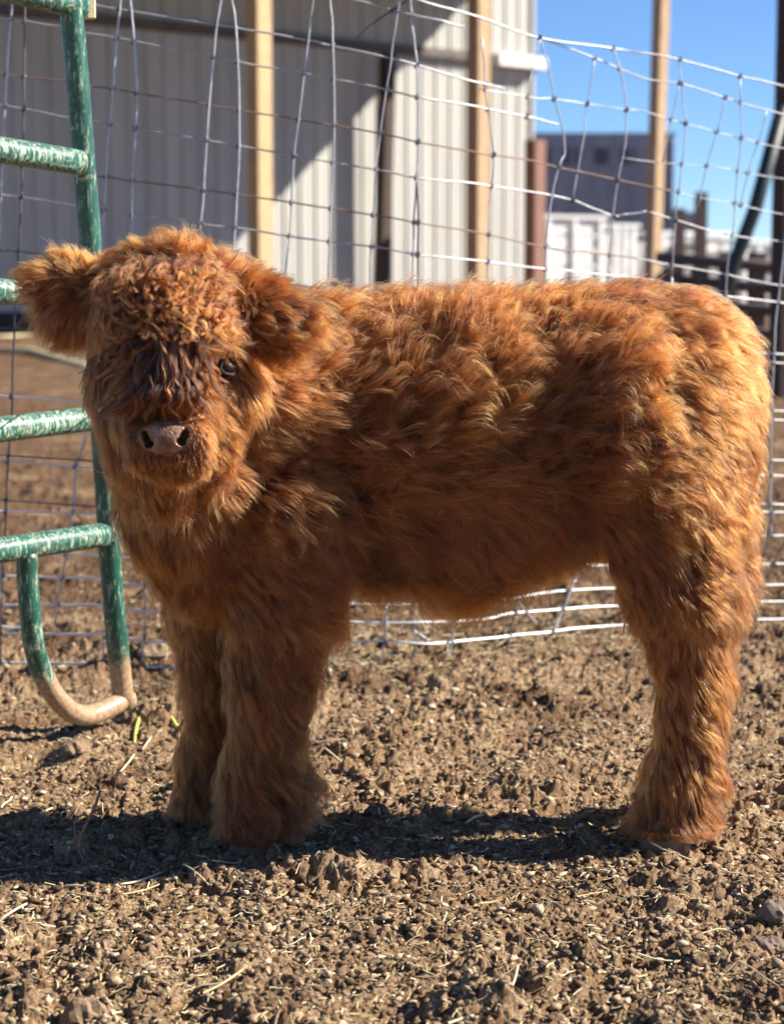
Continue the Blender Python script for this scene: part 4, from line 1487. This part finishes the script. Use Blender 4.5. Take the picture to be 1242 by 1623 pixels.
def vn3(P, sc_, seed):
    return np.stack([fbm(P[:, 0] * sc_ + 3 * P[:, 1] * sc_, P[:, 2] * sc_ + c * 31.7, seed + c, 2) for c in range(3)], -1)


# low frequency swirls in the comb direction
D0 = D0 + (0.25 + 0.55 * np.minimum(PR[:, 2:3], 1.3)) * vn3(R0, 14, 300) + (0.12 + 0.60 * np.minimum(PR[:, 2:3], 1.3)) * vn3(R0, 36, 320)
T0 = tangential(D0, NR)

# two levels of clumps
K = 9
tt = np.linspace(0, 1, K)[None, :, None]


def clump(every, seed):
    n = max(50, NS // every)
    ci = np.random.default_rng(seed).choice(NS, n, replace=False)
    kd = kdtree.KDTree(n)
    for i, j in enumerate(ci): kd.insert(Vector(R0[j]), i)
    kd.balance()
    return ci, kd


def nearest(kd, P):
    return np.array([kd.find(p)[1] for p in P])


ciB, kdB = clump(110, 1)
ciS, kdS = clump(9, 2)
iS = nearest(kdS, R0)
SB = nearest(kdB, R0[ciS])      # big clump of each small clump
rB = np.random.default_rng(5)
nB, nS_ = len(ciB), len(ciS)
# per clump random turns
dB = rB.normal(0, 0.13, (nB, 3)); dS = rB.normal(0, 0.16, (nS_, 3))
lenB = rB.uniform(0.85, 1.15, nB); lenS = rB.uniform(0.62, 1.32, nS_)
liftB = rB.uniform(0.75, 1.3, nB)
phB = rB.uniform(0, 6.28, nB); phS = rB.normal(0, 1.3, nS_)
frB = rB.uniform(0.55, 1.15, nB)
tintB = rB.normal(0, 0.05, nB); tintS = rB.normal(0, 0.20, nS_)
big = SB[iS]


def curves_for(R, Nn, Tn, par, bi, si, lscale, jit):
    L = par[:, 0] * lenB[bi] * lenS[si] * lscale
    lift = np.clip(par[:, 1] * liftB[bi], 0.1, 1.4)
    cu = par[:, 2]
    Tv = tangential(Tn + dB[bi] * (0.25 + 0.9 * cu)[:, None] + dS[si] * (0.3 + 0.8 * cu)[:, None] + jit, Nn)
    Bv = np.cross(Nn, Tv)
    s = tt
    Lx = L[:, None, None]
    lf = lift[:, None, None]
    P = R[:, None, :] + Lx * (Nn[:, None, :] * (lf * (s - 0.42 * s * s)) + Tv[:, None, :] * (s * (1.05 - 0.35 * lf) * (0.75 + 0.25 * s)))
    # gravity
    P[:, :, 2] -= (Lx * 0.10 * s * s)[:, :, 0]
    # waves
    ph = (phB[bi] + phS[si])[:, None, None]
    fr = (frB[bi] * (0.55 + 0.42 * cu) * np.clip(L / 0.045, 0.5, 1.6))[:, None, None]
    amp = (0.055 + 0.13 * cu)[:, None, None] * Lx * np.minimum(1, 2.2 * s)
    amp = amp * np.where((cu > 1.3)[:, None, None], 1.35, 1)
    P = P + amp * (Bv[:, None, :] * (np.sin(6.28 * fr * s + ph) - np.sin(ph)) + 0.7 * Nn[:, None, :] * (np.cos(6.28 * fr * s + ph) - np.cos(ph)))
    return P


rS = np.random.default_rng(9)
jit = rS.normal(0, 0.16, (NS, 3))
far_ = np.where((NR[:, 1] > 0.25) & (R0[:, 1] > YM), 0.62, 1.0)
lsc = mzf * ef * far_ * rS.uniform(0.70, 1.08, NS)
PR[:, 0] *= np.where(R0[:, 2] < 0.30, 1.16, 1.0)
PR[:, 0] *= 1.12 + 0.38 * np.clip((R0[:, 0] - W(430, 700, 2.7)[0]) / 0.05, 0, 1) * np.clip((R0[:, 2] - 0.33) / 0.06, 0, 1)
PP = curves_for(R0, NR, T0, PR, big, iS, lsc, jit)
CP = curves_for(R0[ciS], NR[ciS], T0[ciS], PR[ciS], SB, np.arange(nS_), mzf[ciS] * ef[ciS], 0)
# pull towards the small clump's own curve, tightening to the tip
cl = (rS.uniform(0.55, 1.0, NS) * np.clip(0.78 + 0.2 * PR[:, 2], 0.7, 0.97))[:, None, None]
cw = cl * (tt ** 0.9)
off = (R0 - R0[ciS][iS])[:, None, :] * (1 - 0.85 * tt)
PP = PP * (1 - cw) + (CP[iS] + off) * cw
# hair parts around the eyes and the nose pad instead of growing across them
def part(c, ax, rad_, ztop):
    global PP
    q = PP - c
    al = q @ ax
    dd = np.sqrt(np.maximum((q ** 2).sum(2) - al ** 2, 0))
    hit = ((dd < rad_) & (al > 0.004) & (al < ztop)).any(1)
    PP[hit] = R0[hit][:, None, :] + (PP[hit] - R0[hit][:, None, :]) * 0.15


for e in EYES:
    n_ = grad(e[None])[0]
    for mixf in (0.35, 1.0):          # clear the arc between straight out and straight ahead of the face
        ax = n_ * (1 - mixf) + np.array([-0.03, -1.0, 0.04]) * mixf
        part(e, ax / np.linalg.norm(ax), 0.0115, 0.15)
part(NC + np.array([0, 0, 0.002]), np.array([0.0, -0.98, 0.10]), 0.026, 0.09)
# flyaways
fly = rS.random(NS) < 0.05
PP[fly] = PP[fly] + (rS.normal(0, 0.006, (fly.sum(), 1, 3)) * (tt ** 1.5))
# strand noise
PP = PP + rS.normal(0, 0.00045, PP.shape) * tt
PP[:, :, 2] = np.maximum(PP[:, :, 2], (np.where(R0[:, 0] > 0.2, 0.012, 0.002) + 0.014 * rS.random(NS))[:, None])


# ---- forelock, forehead curls and crown tufts: locks laid out one by one over the face
def march_many(px, py, off):
    C = np.array([0, 0, CAMZ])
    D = np.array([ray(a, b) for a, b in zip(px, py)])
    D /= np.linalg.norm(D, axis=1)[:, None]
    t = np.full(len(D), 2.25)
    for _ in range(45):
        t += np.clip((sdf(C + D * t[:, None]) - off) * 0.9, -0.02, 0.08)
    return C + D * t[:, None]


rl = np.random.default_rng(21)
LX, LY, LO, LR, LN, LT = [], [], [], [], [], []
sK = np.linspace(0, 1, K)
for i in range(165):        # forelock
    x0 = float(np.clip(rl.normal(266, 30), 196, 336)); y0 = rl.uniform(470, 615)
    side = (x0 - 268) / 65
    ln = rl.uniform(55, 140) if abs(side) < 0.5 else rl.uniform(35, 80)
    ln = min(ln, 668 - y0 + rl.uniform(-25, 8))
    sweep = side * 26 + rl.normal(-8, 20) - (24 if side < -0.2 else 0)
    ph, fr_, am = rl.uniform(0, 6.28), rl.uniform(0.9, 2.4), rl.uniform(3, 8)
    LX.append(x0 + sweep * sK ** 1.3 + am * (np.sin(ph + 6.28 * fr_ * sK) - math.sin(ph)) * np.minimum(1, 2 * sK))
    LY.append(y0 + ln * sK)
    LO.append(0.018 + 0.020 * np.sin(np.pi * np.minimum(1, 0.15 + sK * 0.9)) + rl.uniform(-0.004, 0.008))
    LR.append((rl.uniform(0.0022, 0.0046), rl.uniform(0.0006, 0.0022))); LN.append(40); LT.append(rl.choice([0.06, 0.16, 0.30, 0.50], p=[.25, .3, .25, .2]))
for i in range(260):        # small curls on the forehead
    x0 = rl.normal(265, 44); y0 = rl.uniform(412, 520)
    if abs(x0 - 265) > 105: continue
    ln = rl.uniform(16, 34); R_ = rl.uniform(4, 8); ph = rl.uniform(0, 6.28); tn = rl.choice([-1, 1]) * rl.uniform(0.9, 1.5)
    LX.append(x0 + (x0 - 265) * 0.12 * sK + R_ * (np.cos(ph + 6.28 * tn * sK) - math.cos(ph)))
    LY.append(y0 + ln * sK * 0.8 + R_ * 0.8 * (np.sin(ph + 6.28 * tn * sK) - math.sin(ph)))
    LO.append(0.024 + 0.020 * sK + rl.uniform(-0.002, 0.010))
    LR.append((0.0034, rl.uniform(0.0010, 0.0026))); LN.append(34); LT.append(rl.choice([0.25, 0.45, 0.62, 0.85], p=[.25, .3, .3, .15]))
LX = np.array(LX); LY = np.array(LY); LO = np.array(LO)
LP = march_many(LX.ravel(), LY.ravel(), LO.ravel()).reshape(len(LX), K, 3)
extra, etint = [], []
for i in range(34):         # tufts standing up along the crown
    x0 = rl.uniform(168, 392); y0 = 428 + 0.0016 * (x0 - 275) ** 2
    ln = rl.uniform(28, 60) * (1.0 if abs(x0 - 270) < 60 else 0.7)
    b0 = W(x0, y0, 2.64 + rl.uniform(-0.03, 0.03))
    dx = (x0 - 275) / 260 + rl.normal(0, 0.18)
    P = b0 + (ln * PX) * np.stack([dx * sK + 0.18 * np.sin(sK * 3 + rl.uniform(0, 6)) * sK, rl.normal(0, 0.25) * sK, sK * (1 - 0.18 * sK)], -1)
    LP = np.concatenate([LP, P[None]]); LR.append((0.0150, 0.0040)); LN.append(190); LT.append(rl.uniform(0.5, 0.8))
for P, (ra_, rb_), n_, t_ in zip(LP, LR, LN, LT):
    o_ = rl.normal(0, 1, (n_, 1, 3)) * 0.6
    r_s = (ra_ + (rb_ - ra_) * sK)[None, :, None]
    st = P[None] + o_ * r_s + rl.normal(0, 0.0007, (n_, K, 3)) * sK[None, :, None]
    extra.append(st); etint.append(np.clip(t_ + rl.normal(0, 0.06, n_), 0, 1))
extra = np.concatenate(extra); etint = np.concatenate(etint)
NE = len(extra)
PP = np.concatenate([PP, extra])
# keep hair out of the skin
cu = bpy.data.hair_curves.new('fur')
cu.add_curves([K] * (NS + NE))
cu.points.foreach_set('position', PP.astype(np.float32).ravel())
rad = (0.00019 * rS.uniform(0.8, 1.3, NS + NE))[:, None] * np.array([1.0, 1.0, 1.0, 1.0, .95, .85, .7, .5, .22])[None]
ra = cu.attributes.get('radius') or cu.attributes.new('radius', 'FLOAT', 'POINT')
ra.data.foreach_set('value', rad.astype(np.float32).ravel())
ta = cu.attributes.new('tint', 'FLOAT', 'CURVE')
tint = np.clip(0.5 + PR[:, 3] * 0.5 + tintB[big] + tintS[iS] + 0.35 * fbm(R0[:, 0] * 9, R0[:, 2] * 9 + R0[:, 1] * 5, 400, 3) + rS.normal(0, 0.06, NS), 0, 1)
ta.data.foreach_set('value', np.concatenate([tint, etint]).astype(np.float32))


def mat_fur():
    m = bpy.data.materials.new('ginger_coat')
    m.use_nodes = True
    nt = m.node_tree
    nt.nodes.remove(nt.nodes['Principled BSDF'])
    out = nt.nodes['Material Output']
    h = nt.nodes.new('ShaderNodeBsdfHairPrincipled')
    h.model = 'CHIANG'
    h.parametrization = 'COLOR'
    at = N(nt, 'ShaderNodeAttribute', attribute_name='tint')
    hi = nt.nodes.new('ShaderNodeHairInfo')
    root = ramp(nt, at.outputs['Fac'], [(0.0, (0.012, 0.005, 0.003)), (0.3, (0.022, 0.0055, 0.002)), (0.6, (0.042, 0.009, 0.002)), (1.0, (0.085, 0.020, 0.0035))])  # roots darker by nature, deepened further as painted shade between tufts
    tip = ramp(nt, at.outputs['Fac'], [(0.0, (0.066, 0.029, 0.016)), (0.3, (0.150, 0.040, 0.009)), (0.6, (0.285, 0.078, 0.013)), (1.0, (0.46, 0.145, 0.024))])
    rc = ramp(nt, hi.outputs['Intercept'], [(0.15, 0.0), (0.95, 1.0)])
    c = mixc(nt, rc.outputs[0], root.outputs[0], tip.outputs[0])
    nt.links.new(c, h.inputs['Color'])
    h.inputs['Roughness'].default_value = 0.50
    h.inputs['Radial Roughness'].default_value = 0.55
    h.inputs['Random Roughness'].default_value = 0.2
    nt.links.new(h.outputs[0], out.inputs['Surface'])
    return m


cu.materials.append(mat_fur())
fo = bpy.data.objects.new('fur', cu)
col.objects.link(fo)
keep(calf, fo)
fo['kind'] = 'stuff'
